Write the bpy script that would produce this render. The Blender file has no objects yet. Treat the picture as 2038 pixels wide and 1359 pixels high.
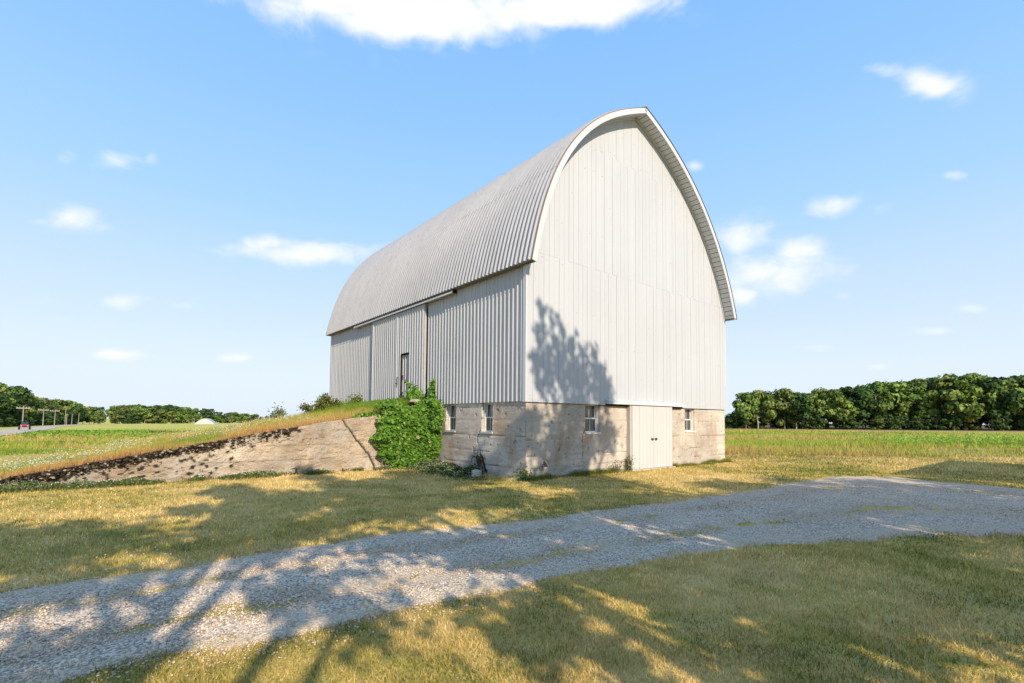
import bpy, bmesh, math, random
import numpy as np
from mathutils import Vector, Matrix
random.seed(11); rng = np.random.default_rng(5)
scene = bpy.context.scene
COL = scene.collection

# ------------------------------------------------------------------ camera
PITCH, ROLL = 0.0450, -0.0077
cam = bpy.data.objects.new('camera', bpy.data.cameras.new('camera')); COL.objects.link(cam)
cam.data.sensor_width = 36; cam.data.lens = 978.84/2038*36
cam.data.shift_y = (793.27-679.5)/2038
cam.data.clip_end = 6000; cam.data.clip_start = 0.05
_F = Vector((0, math.cos(PITCH), math.sin(PITCH))); _U = Vector((0, -math.sin(PITCH), math.cos(PITCH))); _R = Vector((1, 0, 0))
_r = _R*math.cos(ROLL)-_U*math.sin(ROLL); _u = _R*math.sin(ROLL)+_U*math.cos(ROLL)
M = Matrix.Identity(4)
for i in range(3):
    M[i][0] = _r[i]; M[i][1] = _u[i]; M[i][2] = -_F[i]; M[i][3] = (0, 0, 1.6)[i]
cam.matrix_world = M
scene.camera = cam

# ------------------------------------------------------------------ frame of the barn: a along the gable, s along the side wall
TH = 0.6895; CX0, CY0 = 0.37355, 13.32437
W, L = 10.838, 15.046
gx, gy = math.cos(TH), math.sin(TH)
def to_world(a, s, z=0): return Vector((CX0+gx*a-gy*s, CY0+gy*a+gx*s, z))
def to_local(x, y):
    dx, dy = x-CX0, y-CY0
    return dx*gx+dy*gy, -dx*gy+dy*gx

# ------------------------------------------------------------------ sun and sky
SUN_LOCAL = Vector((-0.235, -1.0, 0.60))
SUN = Vector((gx*SUN_LOCAL.x-gy*SUN_LOCAL.y, gy*SUN_LOCAL.x+gx*SUN_LOCAL.y, SUN_LOCAL.z)).normalized()
sl = bpy.data.lights.new('sun', 'SUN'); sl.energy = 5.0; sl.angle = math.radians(0.42); sl.color = (1.0, 0.865, 0.68)
sun = bpy.data.objects.new('sun', sl); COL.objects.link(sun)
sun.rotation_euler = SUN.to_track_quat('Z', 'Y').to_euler(); sun.location = (0, 0, 60)
scene.view_settings.view_transform = 'Standard'; scene.view_settings.look = 'None'
scene.view_settings.exposure = 0.26; scene.view_settings.gamma = 1; scene.view_settings.use_curve_mapping = False

world = bpy.data.worlds.new('World'); scene.world = world; world.use_nodes = True
wn = world.node_tree; wn.nodes.clear()
def W_(t, **kw):
    n = wn.nodes.new(t)
    for k, v in kw.items(): setattr(n, k, v)
    return n
def wmath(op, a, b=None, c=None, clamp=False):
    n = W_('ShaderNodeMath', operation=op); n.use_clamp = clamp
    for i, v in enumerate((a, b, c)):
        if v is None: continue
        if isinstance(v, (int, float)): n.inputs[i].default_value = v
        else: wn.links.new(v, n.inputs[i])
    return n.outputs[0]
sky = W_('ShaderNodeTexSky', sky_type='NISHITA'); sky.sun_disc = False
sky.sun_elevation = math.asin(SUN.z); sky.sun_rotation = math.atan2(SUN.x, SUN.y)
sky.air_density = 1.0; sky.dust_density = 2.2; sky.ozone_density = 1.5; sky.altitude = 200
tc = W_('ShaderNodeTexCoord'); nrm = W_('ShaderNodeVectorMath', operation='NORMALIZE'); wn.links.new(tc.outputs['Generated'], nrm.inputs[0])
sp = W_('ShaderNodeSeparateXYZ'); wn.links.new(nrm.outputs[0], sp.inputs[0])
az = wmath('ARCTAN2', sp.outputs[0], sp.outputs[1]); el = wmath('ARCSINE', sp.outputs[2])
cmb = W_('ShaderNodeCombineXYZ'); wn.links.new(az, cmb.inputs[0]); wn.links.new(wmath('MULTIPLY', el, 1.7), cmb.inputs[1])
nz = W_('ShaderNodeTexNoise'); nz.inputs['Scale'].default_value = 13; nz.inputs['Detail'].default_value = 7; nz.inputs['Roughness'].default_value = 0.55; nz.inputs['Distortion'].default_value = 0.35
wn.links.new(cmb.outputs[0], nz.inputs['Vector'])
nz2 = W_('ShaderNodeTexNoise'); nz2.inputs['Scale'].default_value = 7; nz2.inputs['Detail'].default_value = 4
wn.links.new(cmb.outputs[0], nz2.inputs['Vector'])
CLOUDS = [(c0, c1+(.024 if c1 > .66 else 0), c2, c3, c4, c5*(1.45 if c3 > .06 or c1 > .66 else .9)) for c0, c1, c2, c3, c4, c5 in [(-0.07,0.752,0.427,0.068,0.03,1.15),(0.111,0.689,0.196,0.025,-0.05,1.0),(-0.312,0.67,0.171,0.023,0.16,0.9),(-0.394,0.308,0.132,0.023,0.13,0.95),(-0.459,0.313,0.058,0.017,0.15,0.8),(-0.519,0.299,0.039,0.01,0.17,0.4),(-0.739,0.293,0.037,0.023,0.26,0.8),(-0.772,0.282,0.026,0.008,0.27,0.5),(-0.689,0.39,0.034,0.017,0.3,0.6),(-0.751,0.377,0.017,0.011,0.33,0.4),(-0.647,0.407,0.013,0.01,0.28,0.35),(-0.681,0.181,0.037,0.013,0.15,0.5),(-0.587,0.191,0.027,0.01,0.13,0.5),(-0.684,0.099,0.038,0.01,0.09,0.85),(-0.514,0.107,0.036,0.011,0.07,0.85),(0.716,0.491,0.04,0.021,-0.35,0.95),(0.657,0.532,0.028,0.011,-0.33,0.6),(0.44,0.335,0.053,0.032,-0.14,0.85),(0.525,0.301,0.051,0.028,-0.16,0.7),(0.497,0.263,0.096,0.038,-0.13,1.0),(0.443,0.232,0.037,0.02,-0.1,0.8),(0.583,0.359,0.042,0.019,-0.21,0.7),(0.362,0.461,0.018,0.01,-0.14,0.7),(0.649,0.339,0.021,0.01,-0.23,0.45),(0.742,0.363,0.018,0.008,-0.29,0.55),(0.716,0.143,0.026,0.008,-0.11,0.6),(0.594,0.214,0.018,0.011,-0.13,0.55),(0.754,0.171,0.018,0.008,-0.15,0.4),(0.637,0.093,0.025,0.007,-0.06,0.5),(0.56,0.131,0.037,0.009,-0.07,0.35),(-0.743,0.173,0.034,0.01,0.17,0.25),(-0.183,0.672,0.299,0.039,0.09,0.9)]]
# clouds of the rest of the sky, of the same kind
for _k in range(46):
    _a = random.uniform(0.95, 2*math.pi-0.95); _a = _a if _a <= math.pi else _a-2*math.pi
    _e = random.uniform(0.08, 1.1); _q = random.uniform(0.5, 1.6)
    CLOUDS.append((_a, _e, 0.06*_q/max(.3, math.cos(_e)), 0.022*_q, 0.0, random.uniform(.4, .95)))
acc = None
for (a0, e0, wa, we, tl, st) in CLOUDS:
    da = wmath('SUBTRACT', az, a0)
    u_ = wmath('MULTIPLY', da, 1/wa)
    v_ = wmath('MULTIPLY', wmath('MULTIPLY_ADD', da, -tl, wmath('SUBTRACT', el, e0)), 1/we)
    r2 = wmath('MULTIPLY_ADD', u_, u_, wmath('MULTIPLY', v_, v_))
    g_ = wmath('MULTIPLY', wmath('EXPONENT', wmath('MULTIPLY', r2, -1.1)), st)
    acc = g_ if acc is None else wmath('MAXIMUM', acc, g_)
# density: blob + fractal noise, thresholded softly
dn = wmath('MULTIPLY_ADD', wmath('SUBTRACT', nz.outputs['Fac'], 0.5), 1.5, wmath('MULTIPLY_ADD', wmath('SUBTRACT', nz2.outputs['Fac'], 0.5), 0.5, acc))
mr = W_('ShaderNodeMapRange', interpolation_type='SMOOTHSTEP'); wn.links.new(dn, mr.inputs[0])
mr.inputs['From Min'].default_value = 0.10; mr.inputs['From Max'].default_value = 1.05
gate = wmath('MULTIPLY', acc, 5.0, clamp=True)
cl = wmath('MULTIPLY', mr.outputs[0], gate, clamp=True)
# sky grade: pale towards the horizon, clear blue above
grade = W_('ShaderNodeValToRGB'); er = grade.color_ramp.elements
er[0].position = 0.0; er[0].color = (0.76, 0.84, 0.97, 1)
er[1].position = 0.95; er[1].color = (0.22, 0.48, 0.97, 1)
for p_, c_ in ((0.10, (0.72, 0.83, 0.99, 1)), (0.25, (0.555, 0.74, 0.98, 1)), (0.38, (0.40, 0.66, 0.98, 1)), (0.56, (0.295, 0.57, 0.98, 1)), (0.70, (0.25, 0.52, 0.97, 1))):
    e_ = er.new(p_); e_.color = c_
wn.links.new(wmath('MAXIMUM', el, 0.0), grade.inputs[0])
mixg = W_('ShaderNodeMix', data_type='RGBA'); mixg.inputs['Factor'].default_value = 0.93
gs = W_('ShaderNodeVectorMath', operation='SCALE'); wn.links.new(grade.outputs[0], gs.inputs[0]); gs.inputs['Scale'].default_value = 6.1
wn.links.new(sky.outputs[0], mixg.inputs[6]); wn.links.new(gs.outputs[0], mixg.inputs[7])
mixc = W_('ShaderNodeMix', data_type='RGBA'); wn.links.new(cl, mixc.inputs['Factor'])
wn.links.new(mixg.outputs[2], mixc.inputs[6]); mixc.inputs[7].default_value = (5.7, 5.8, 6.1, 1)
bg = W_('ShaderNodeBackground'); bg.inputs['Strength'].default_value = 0.15
wn.links.new(mixc.outputs[2], bg.inputs[0]); wo = W_('ShaderNodeOutputWorld'); wn.links.new(bg.outputs[0], wo.inputs[0])
world.cycles.sampling_method = 'MANUAL'; world.cycles.sample_map_resolution = 512
scene.cycles.use_denoising = True
scene.cycles.max_bounces = 6; scene.cycles.transparent_max_bounces = 6

# ------------------------------------------------------------------ noise in numpy
def vnoise(x, y, sc=1.0, seed=0, octs=3):
    x = np.asarray(x, float)*sc; y = np.asarray(y, float)*sc
    out = np.zeros_like(x); amp = 1.0; tot = 0
    for o in range(octs):
        xi = np.floor(x).astype(np.int64); yi = np.floor(y).astype(np.int64); fx = x-xi; fy = y-yi
        fx = fx*fx*(3-2*fx); fy = fy*fy*(3-2*fy)
        def h(i, j):
            n = (i*374761393+j*668265263+(seed+o)*974634777) & 0xffffffff
            n = ((n ^ (n >> 13))*1274126177) & 0xffffffff
            return ((n ^ (n >> 16)) & 0xffff)/65535.0
        v = (h(xi, yi)*(1-fx)+h(xi+1, yi)*fx)*(1-fy)+(h(xi, yi+1)*(1-fx)+h(xi+1, yi+1)*fx)*fy
        out += v*amp; tot += amp; amp *= 0.5; x = x*2.03+17; y = y*2.03+9
    return out/tot
def sstep(x, a, b):
    t = np.clip((np.asarray(x, float)-a)/(b-a), 0, 1); return t*t*(3-2*t)

# ------------------------------------------------------------------ materials
MATS = {}
class N:
    def __init__(s, name):
        s.m = bpy.data.materials.new(name); s.m.use_nodes = True; s.t = s.m.node_tree; s.t.nodes.clear()
        s.o = s.t.nodes.new('ShaderNodeOutputMaterial'); MATS[name] = s.m
    def n(s, t, **kw):
        nn = s.t.nodes.new(t)
        for k, v in kw.items(): setattr(nn, k, v)
        return nn
    def put(s, inp, v):
        if isinstance(v, (int, float)): inp.default_value = v
        elif isinstance(v, tuple): inp.default_value = v if len(v) != 3 or len(inp.default_value) == 3 else (*v, 1)
        else: s.t.links.new(v, inp)
    def math(s, op, a, b=0.0, c=0.0, clamp=False):
        nn = s.n('ShaderNodeMath', operation=op); nn.use_clamp = clamp
        for i, v in enumerate((a, b, c)): s.put(nn.inputs[i], v)
        return nn.outputs[0]
    def coord(s, kind='Object'): return s.n('ShaderNodeTexCoord').outputs[kind]
    def pos(s): return s.n('ShaderNodeNewGeometry').outputs['Position']
    def xyz(s, v):
        nn = s.n('ShaderNodeSeparateXYZ'); s.t.links.new(v, nn.inputs[0]); return nn.outputs
    def scale(s, v, k):
        nn = s.n('ShaderNodeMapping'); s.t.links.new(v, nn.inputs[0]); nn.inputs['Scale'].default_value = k; return nn.outputs[0]
    def noise(s, v, sc, det=4, rough=.55, dist=0.0):
        nn = s.n('ShaderNodeTexNoise'); s.t.links.new(v, nn.inputs['Vector'])
        nn.inputs['Scale'].default_value = sc; nn.inputs['Detail'].default_value = det; nn.inputs['Roughness'].default_value = rough; nn.inputs['Distortion'].default_value = dist
        return nn.outputs['Fac']
    def voro(s, v, sc, feat='F1', out='Distance'):
        nn = s.n('ShaderNodeTexVoronoi', feature=feat); s.t.links.new(v, nn.inputs['Vector']); nn.inputs['Scale'].default_value = sc
        return nn.outputs[out]
    def rng(s, v, a, b, c=0.0, d=1.0, smooth=True):
        nn = s.n('ShaderNodeMapRange'); nn.interpolation_type = 'SMOOTHSTEP' if smooth else 'LINEAR'
        s.put(nn.inputs[0], v)
        for i, q in enumerate((a, b, c, d)): nn.inputs[i+1].default_value = q
        return nn.outputs[0]
    def ramp(s, v, stops):
        nn = s.n('ShaderNodeValToRGB'); s.put(nn.inputs[0], v); e = nn.color_ramp.elements
        while len(e) < len(stops): e.new(0.5)
        for q, (p, c) in zip(e, stops): q.position = p; q.color = (*c, 1)
        return nn.outputs[0]
    def mix(s, f, a, b, mode='MIX'):
        nn = s.n('ShaderNodeMix', data_type='RGBA', blend_type=mode); s.put(nn.inputs[0], f); s.put(nn.inputs[6], a); s.put(nn.inputs[7], b)
        return nn.outputs[2]
    def attr(s, name, out='Color'):
        nn = s.n('ShaderNodeAttribute', attribute_name=name); return nn.outputs[out]
    def bump(s, hgt, dist=0.01, st=1.0, normal=None):
        nn = s.n('ShaderNodeBump'); s.put(nn.inputs['Height'], hgt); nn.inputs['Distance'].default_value = dist; nn.inputs['Strength'].default_value = st
        if normal is not None: s.t.links.new(normal, nn.inputs['Normal'])
        return nn.outputs[0]
    def bsdf(s, col, rough=.8, normal=None, metal=0.0, spec=.3, trans=None):
        b = s.n('ShaderNodeBsdfPrincipled'); s.put(b.inputs['Base Color'], col); s.put(b.inputs['Roughness'], rough)
        b.inputs['Metallic'].default_value = metal; b.inputs['Specular IOR Level'].default_value = spec
        if normal is not None: s.t.links.new(normal, b.inputs['Normal'])
        out = b.outputs[0]
        if trans:
            t = s.n('ShaderNodeBsdfTranslucent'); s.put(t.inputs[0], col); m = s.n('ShaderNodeMixShader'); m.inputs[0].default_value = trans
            s.t.links.new(out, m.inputs[1]); s.t.links.new(t.outputs[0], m.inputs[2]); out = m.outputs[0]
        s.t.links.new(out, s.o.inputs[0]); return s.m

def m_paint(name, base, dirt=(.35, .33, .30), dirtamt=.35, rough=.55):
    k = N(name); p = k.pos(); st = k.scale(p, (6, 6, .7)); a = k.noise(st, 3, 6, .6); b = k.noise(p, .5, 3)
    rnd = k.n('ShaderNodeObjectInfo').outputs['Random']
    f = k.math('MULTIPLY', k.rng(a, .52, .85), dirtamt)
    c = k.mix(f, base, dirt)
    c = k.mix(k.math('MULTIPLY', rnd, .07), c, tuple(x*.62 for x in base))
    c = k.mix(k.rng(b, .35, .75, 0, .16), c, tuple(x*.75 for x in base))
    return k.bsdf(c, rough, k.bump(k.noise(k.scale(p, (30, 30, 2)), 4, 4), .002))
m_paint('white_siding', (.47, .485, .51), (.40, .38, .35), .22)
m_paint('white_trim', (.55, .56, .58), (.36, .32, .28), .45)
m_paint('door_paint', (.52, .505, .50), (.45, .38, .3), .3)
m_paint('window_paint', (.66, .65, .63), (.3, .27, .24), .5)
m_paint('weathered_jamb', (.46, .43, .40), (.2, .17, .14), .6, .8)

def m_metal(name, base, rust=(.22, .13, .08)):
    k = N(name); p = k.coord(); pw = k.pos()
    st = k.scale(pw, (6, 6, .45)); f = k.noise(st, 1.6, 7, .68)
    c = k.mix(k.rng(f, .45, .8, 0, .6), base, tuple(x*.6 for x in base))
    c = k.mix(k.rng(k.noise(pw, .45, 3), .4, .75, 0, .22), c, tuple(x*.72 for x in base))
    spot = k.rng(k.voro(k.scale(pw, (1, 1, 1.8)), 1.7), .02, .075, 1, 0)
    c = k.mix(k.math('MULTIPLY', spot, .6), c, rust)
    rnd = k.n('ShaderNodeObjectInfo').outputs['Random']
    c = k.mix(k.math('MULTIPLY', rnd, .22), c, tuple(x*.7 for x in base))
    return k.bsdf(c, .48, k.bump(k.noise(pw, 9, 4), .002, .6), metal=.12, spec=.4)
m_metal('roof_metal', (.345, .345, .355))
m_metal('wall_metal', (.45, .45, .46))

k = N('concrete'); p = k.coord()
X = k.xyz(p)
strk = k.noise(k.scale(p, (.8, .8, 7)), 1.5, 6, .65, .3); big = k.noise(p, .8, 5, .6); fine = k.noise(p, 22, 6, .7)
c = k.ramp(big, [(.30, (.33, .295, .26)), (.5, (.48, .425, .365)), (.70, (.62, .555, .48))])
c = k.mix(k.rng(strk, .42, .75, 0, .75), c, (.40, .33, .26))
c = k.mix(k.rng(k.noise(k.scale(p, (1, 1, 3)), 2.3, 6, .7), .52, .74, 0, .7), c, (.72, .67, .58))
c = k.mix(k.rng(fine, .52, .78, 0, .6), c, (.26, .21, .17)); c = k.mix(k.rng(k.noise(k.scale(p, (1.2, 1.2, .45)), 1.1, 6, .7), .50, .68, 0, .65), c, (.36, .24, .15)); c = k.mix(k.rng(k.noise(p, 3.1, 5, .7), .56, .72, 0, .6), c, (.30, .29, .27))
pit = k.math('MULTIPLY', k.rng(k.voro(p, 7.0), .05, .13, 1, 0), k.rng(k.noise(p, 5, 2), .5, .56))
pit2 = k.math('MULTIPLY', k.rng(k.voro(p, 23.0), .07, .19, 1, 0), k.rng(k.noise(p, 3, 2), .5, .6))
c = k.mix(k.math('MULTIPLY', pit, .85), c, (.09, .075, .06)); c = k.mix(k.math('MULTIPLY', pit2, .6), c, (.14, .11, .09))
c = k.mix(k.attr('dark', 'Fac'), c, (.035, .026, .02))
c = k.mix(k.math('MULTIPLY', k.rng(k.noise(p, 1.1, 5, .7), .55, .72), k.rng(X[2], .0, .7, .5, 0)), c, (.16, .17, .08))
hh = k.math('ADD', k.math('MULTIPLY', fine, .6), k.math('MULTIPLY', strk, .8)); hh = k.math('SUBTRACT', hh, k.math('MULTIPLY', k.math('MAXIMUM', pit, pit2), 1.3))
k.bsdf(c, .93, k.bump(hh, .018, .9), spec=.1)

k = N('retaining_concrete'); p = k.coord(); X = k.xyz(p)
big = k.noise(p, .7, 5, .62); fine = k.noise(p, 18, 6, .7); mid = k.noise(k.scale(p, (1, 1, 2.5)), 2.2, 6, .7)
c = k.ramp(big, [(.32, (.24, .18, .125)), (.45, (.42, .33, .24)), (.54, (.52, .41, .30)), (.68, (.68, .58, .45))])
c = k.mix(k.rng(mid, .45, .66, 0, .7), c, (.36, .26, .17)); c = k.mix(k.rng(fine, .50, .72, 0, .6), c, (.22, .16, .11)); c = k.mix(k.rng(k.noise(k.scale(p, (1, 1, .4)), 4, 5, .7), .5, .7, 0, .4), c, (.60, .55, .47)); c = k.mix(k.rng(k.voro(p, 6.0), .06, .16, .7, 0), c, (.12, .09, .06))
c = k.mix(k.rng(k.noise(p, .9, 5, .7), .44, .62, 0, .6), c, (.44, .40, .35)); c = k.mix(k.attr('dark', 'Fac'), c, (.03, .02, .014))
k.bsdf(c, .95, k.bump(k.math('ADD', fine, k.math('MULTIPLY', mid, 1.5)), .06, 1.0), spec=.08)

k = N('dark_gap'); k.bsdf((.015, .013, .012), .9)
k = N('rust_edge'); k.bsdf(k.mix(k.noise(k.coord(), 2.5, 4), (.10, .07, .05), (.36, .24, .16)), .8)
k = N('dark_edge'); k.bsdf((.035, .032, .03), .8)
k = N('old_wood'); k.bsdf(k.mix(k.noise(k.scale(k.coord(), (8, 8, .6)), 3, 5), (.14, .11, .085), (.30, .26, .21)), .9)
k = N('iron'); k.bsdf((.06, .035, .025), .7, metal=.3)
k = N('galvanised'); k.bsdf(k.mix(k.noise(k.coord(), 3, 5), (.35, .34, .33), (.55, .54, .53)), .5, metal=.3)
k = N('window_glass'); k.bsdf(k.mix(k.noise(k.scale(k.coord(), (4, 4, 1.2)), 3.2, 5, .7, .6), (.012, .013, .014), (.10, .105, .10)), .12, spec=.6)
k = N('curtain'); k.bsdf(k.mix(k.noise(k.scale(k.coord(), (14, 14, 1.5)), 2, 4), (.30, .28, .24), (.08, .08, .08)), .9)

# ---- soils, lawn
def field_color(k, p):
    X = k.xyz(p)
    n1 = k.noise(p, .22, 5, .6); n2 = k.noise(p, 1.4, 5, .65); n3 = k.noise(p, 9, 5, .7)
    lawn = k.ramp(k.math('ADD', k.math('MULTIPLY', n1, .55), k.math('MULTIPLY', n2, .45)), [(.36, (.20, .22, .05)), (.45, (.45, .35, .09)), (.54, (.60, .44, .16)), (.68, (.72, .53, .24))])
    lawn = k.mix(k.rng(n3, .5, .8, 0, .35), lawn, (.13, .12, .03))
    return X, lawn, n1, n2, n3
k = N('lawn_ground'); p = k.pos(); X, lawn, n1, n2, n3 = field_color(k, p)
wob = k.math('MULTIPLY_ADD', k.math('SUBTRACT', n1, .5), 9.0, X[1])
# right side bands by distance; left side field
rt = k.ramp(k.math('DIVIDE', wob, 160), [(.0, (.36, .30, .10)), (.13, (.34, .30, .085)), (.155, (.44, .33, .15)), (.20, (.46, .34, .165)), (.215, (.30, .36, .07)), (.25, (.28, .35, .06)),
      (.27, (.50, .33, .14)), (.31, (.44, .38, .10)), (.42, (.38, .42, .085)), (.62, (.33, .37, .07)), (.76, (.30, .20, .11)), (.82, (.10, .08, .04))])
lt = k.ramp(k.math('DIVIDE', wob, 160), [(.0, (.43, .33, .12)), (.10, (.43, .35, .09)), (.16, (.36, .34, .065)), (.22, (.25, .32, .045)), (.28, (.36, .36, .08)), (.40, (.27, .36, .055)), (.50, (.42, .42, .09)), (1., (.47, .44, .11))])
fld = k.mix(k.rng(X[0], -10, 6), lt, rt)
fld = k.mix(k.rng(k.noise(p, .35, 6, .7), .45, .75, 0, .35), fld, (.17, .20, .04))
fld = k.mix(k.rng(k.noise(k.scale(p, (.25, 1, 1)), .25, 5, .6), .5, .7, 0, .45), fld, (.50, .36, .13))
fm = k.rng(k.math('ADD', X[1], k.math('MULTIPLY', n2, 4)), 20, 27)
fm = k.math('MAXIMUM', fm, k.rng(X[0], -24, -16, 1, 0))
k.bsdf(k.mix(fm, lawn, fld), .95, k.bump(k.math('ADD', n3, k.noise(p, 40, 3)), .03, .8), spec=.05)

k = N('bank_soil'); p = k.pos(); n1 = k.noise(p, .5, 5); n2 = k.noise(p, 6, 5, .7)
c = k.ramp(n1, [(.3, (.26, .27, .06)), (.5, (.46, .32, .12)), (.7, (.52, .36, .15))]); k.bsdf(k.mix(k.rng(n2, .5, .8, 0, .5), c, (.16, .13, .04)), .95, k.bump(n2, .04), spec=.05)

k = N('gravel_base'); p = k.pos()
v = k.voro(p, 46, out='Color'); vd = k.voro(p, 46); v2 = k.voro(p, 60, out='Distance')
n1 = k.noise(p, .9, 5, .6); n2 = k.noise(p, 4.5, 5, .65)
vv = k.n('ShaderNodeSeparateColor'); k.t.links.new(v, vv.inputs[0])
st = k.ramp(vv.outputs[0], [(0, (.30, .23, .165)), (.35, (.60, .48, .36)), (.7, (.76, .62, .47)), (1, (.88, .76, .61))])
st = k.mix(k.rng(vd, .42, .75, 0, .75), st, (.10, .085, .07))
sand = k.mix(n2, (.56, .42, .28), (.68, .53, .36))
c = k.mix(k.rng(k.math('ADD', n1, k.math('MULTIPLY', n2, .3)), .68, .82, 0.05, .55), st, sand)
sand = k.mix(k.rng(k.noise(p, 60, 3, .7), .45, .7), sand, (.30, .22, .15)); c = k.mix(k.attr('edge', 'Fac'), c, sand); c = k.mix(k.math('MULTIPLY', k.attr('track', 'Fac'), k.rng(n2, .35, .6, .3, 1)), c, sand)
k.bsdf(c, .9, k.bump(k.math('SUBTRACT', 1, vd), .010, .8), spec=.0)

def m_attr(name, rough=.85, trans=None, spec=.1, tint=None):
    k = N(name); c = k.attr('col')
    return k.bsdf(c, rough, trans=trans, spec=spec)
m_attr('grass_blade', .95, .25, 0.0); m_attr('stone_chip', .95, None, .03); m_attr('leaf', .55, .30, .25); m_attr('far_leaf', .8, .18, .08); m_attr('petal', .7, .3); m_attr('corn_leaf', .6, .3, .2)
k = N('bark'); k.bsdf(k.mix(k.noise(k.scale(k.coord(), (5, 5, 1)), 2, 5), (.09, .07, .055), (.26, .22, .18)), .95, spec=.05)
k = N('pale_bark'); k.bsdf(k.mix(k.noise(k.scale(k.coord(), (5, 5, 1)), 2, 5), (.25, .22, .19), (.5, .46, .40)), .95, spec=.05)
k = N('pole_wood'); k.bsdf((.30, .26, .22), .95, spec=.1)
k = N('asphalt'); k.bsdf(spec=0.0, rough=1.0, col=k.mix(k.noise(k.pos(), .5, 5), (.42, .36, .30), (.50, .43, .36)))
k = N('red_paint'); k.bsdf((.38, .035, .03), .4, spec=.5)
k = N('tyre_rubber'); k.bsdf((.02, .02, .02), .9)
k = N('screen_glass'); k.bsdf((.03, .04, .05), .1, spec=.7)
k = N('pale_metal'); k.bsdf((.44, .44, .46), .6, metal=.1)
k = N('boulder_stone'); k.bsdf(k.mix(k.noise(k.coord(), 6, 6, .7), (.34, .30, .25), (.60, .55, .47)), .95, k.bump(k.noise(k.coord(), 12, 6), .03), spec=.1)

# ------------------------------------------------------------------ object helpers
def tag(o, label=None, cat=None, group=None, kind=None):
    if label: o['label'] = label
    if cat: o['category'] = cat
    if group: o['group'] = group
    if kind: o['kind'] = kind
    return o
def empty(name, loc=(0, 0, 0), rz=0, parent=None):
    o = bpy.data.objects.new(name, None); COL.objects.link(o); o.location = loc; o.rotation_euler = (0, 0, rz); o.empty_display_size = .2
    if parent: o.parent = parent
    return o
def link(name, me, mat=None, parent=None):
    if mat and not me.materials: me.materials.append(MATS[mat])
    o = bpy.data.objects.new(name, me); COL.objects.link(o)
    if parent: o.parent = parent
    return o
def np_mesh(name, verts, faces, col=None, smooth=False, attrs=None):
    """verts (n,3); faces (m,k) int array; col (n,3) per vertex"""
    verts = np.asarray(verts, np.float32); faces = np.asarray(faces, np.int32)
    me = bpy.data.meshes.new(name); me.vertices.add(len(verts)); me.vertices.foreach_set('co', verts.ravel())
    m, kk = faces.shape
    me.loops.add(m*kk); me.loops.foreach_set('vertex_index', faces.ravel())
    me.polygons.add(m); me.polygons.foreach_set('loop_start', np.arange(0, m*kk, kk, dtype=np.int32)); me.polygons.foreach_set('loop_total', np.full(m, kk, np.int32))
    if smooth: me.polygons.foreach_set('use_smooth', np.ones(m, bool))
    me.update(calc_edges=True)
    if col is not None:
        at = me.attributes.new('col', 'FLOAT_COLOR', 'POINT'); c = np.ones((len(verts), 4), np.float32); c[:, :3] = col; at.data.foreach_set('color', c.ravel())
    for an, av in (attrs or {}).items():
        at = me.attributes.new(an, 'FLOAT', 'POINT'); at.data.foreach_set('value', np.asarray(av, np.float32).ravel())
    return me
class MB:
    def __init__(s): s.v = []; s.f = []
    def add(s, vs, fs):
        o = len(s.v); s.v += [tuple(v) for v in vs]; s.f += [tuple(i+o for i in f) for f in fs]; return s
    def box(s, x0, x1, y0, y1, z0, z1):
        return s.hexa([(x0, y0, z0), (x1, y0, z0), (x1, y1, z0), (x0, y1, z0), (x0, y0, z1), (x1, y0, z1), (x1, y1, z1), (x0, y1, z1)])
    def hexa(s, vs): return s.add(vs, [(0, 3, 2, 1), (4, 5, 6, 7), (0, 1, 5, 4), (1, 2, 6, 5), (2, 3, 7, 6), (3, 0, 4, 7)])
    def tube(s, p, q, r0, r1=None, n=8):
        p, q = Vector(p), Vector(q); r1 = r0 if r1 is None else r1; d = (q-p).normalized()
        a = d.orthogonal().normalized(); b = d.cross(a); vs = []
        for c, r in ((p, r0), (q, r1)):
            for i in range(n):
                t = 2*math.pi*i/n; vs.append(c+a*(r*math.cos(t))+b*(r*math.sin(t)))
        fs = [(i, (i+1) % n, n+(i+1) % n, n+i) for i in range(n)]+[tuple(range(n-1, -1, -1)), tuple(range(n, 2*n))]
        return s.add(vs, fs)
    def mesh(s, name='mesh', smooth=False):
        me = bpy.data.meshes.new(name); me.from_pydata(s.v, [], s.f); me.update()
        if smooth: me.polygons.foreach_set('use_smooth', [True]*len(me.polygons))
        return me
    def build(s, name, mat, parent=None, smooth=False, loc=None, bevel=0):
        o = link(name, s.mesh(name, smooth), mat, parent)
        if loc: o.location = loc
        if bevel:
            b = o.modifiers.new('edge', 'BEVEL'); b.width = bevel; b.segments = 1
        return o
def terrain(x, y):
    x = np.asarray(x, float); return -.0108*np.maximum(0, -x-10)

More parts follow.
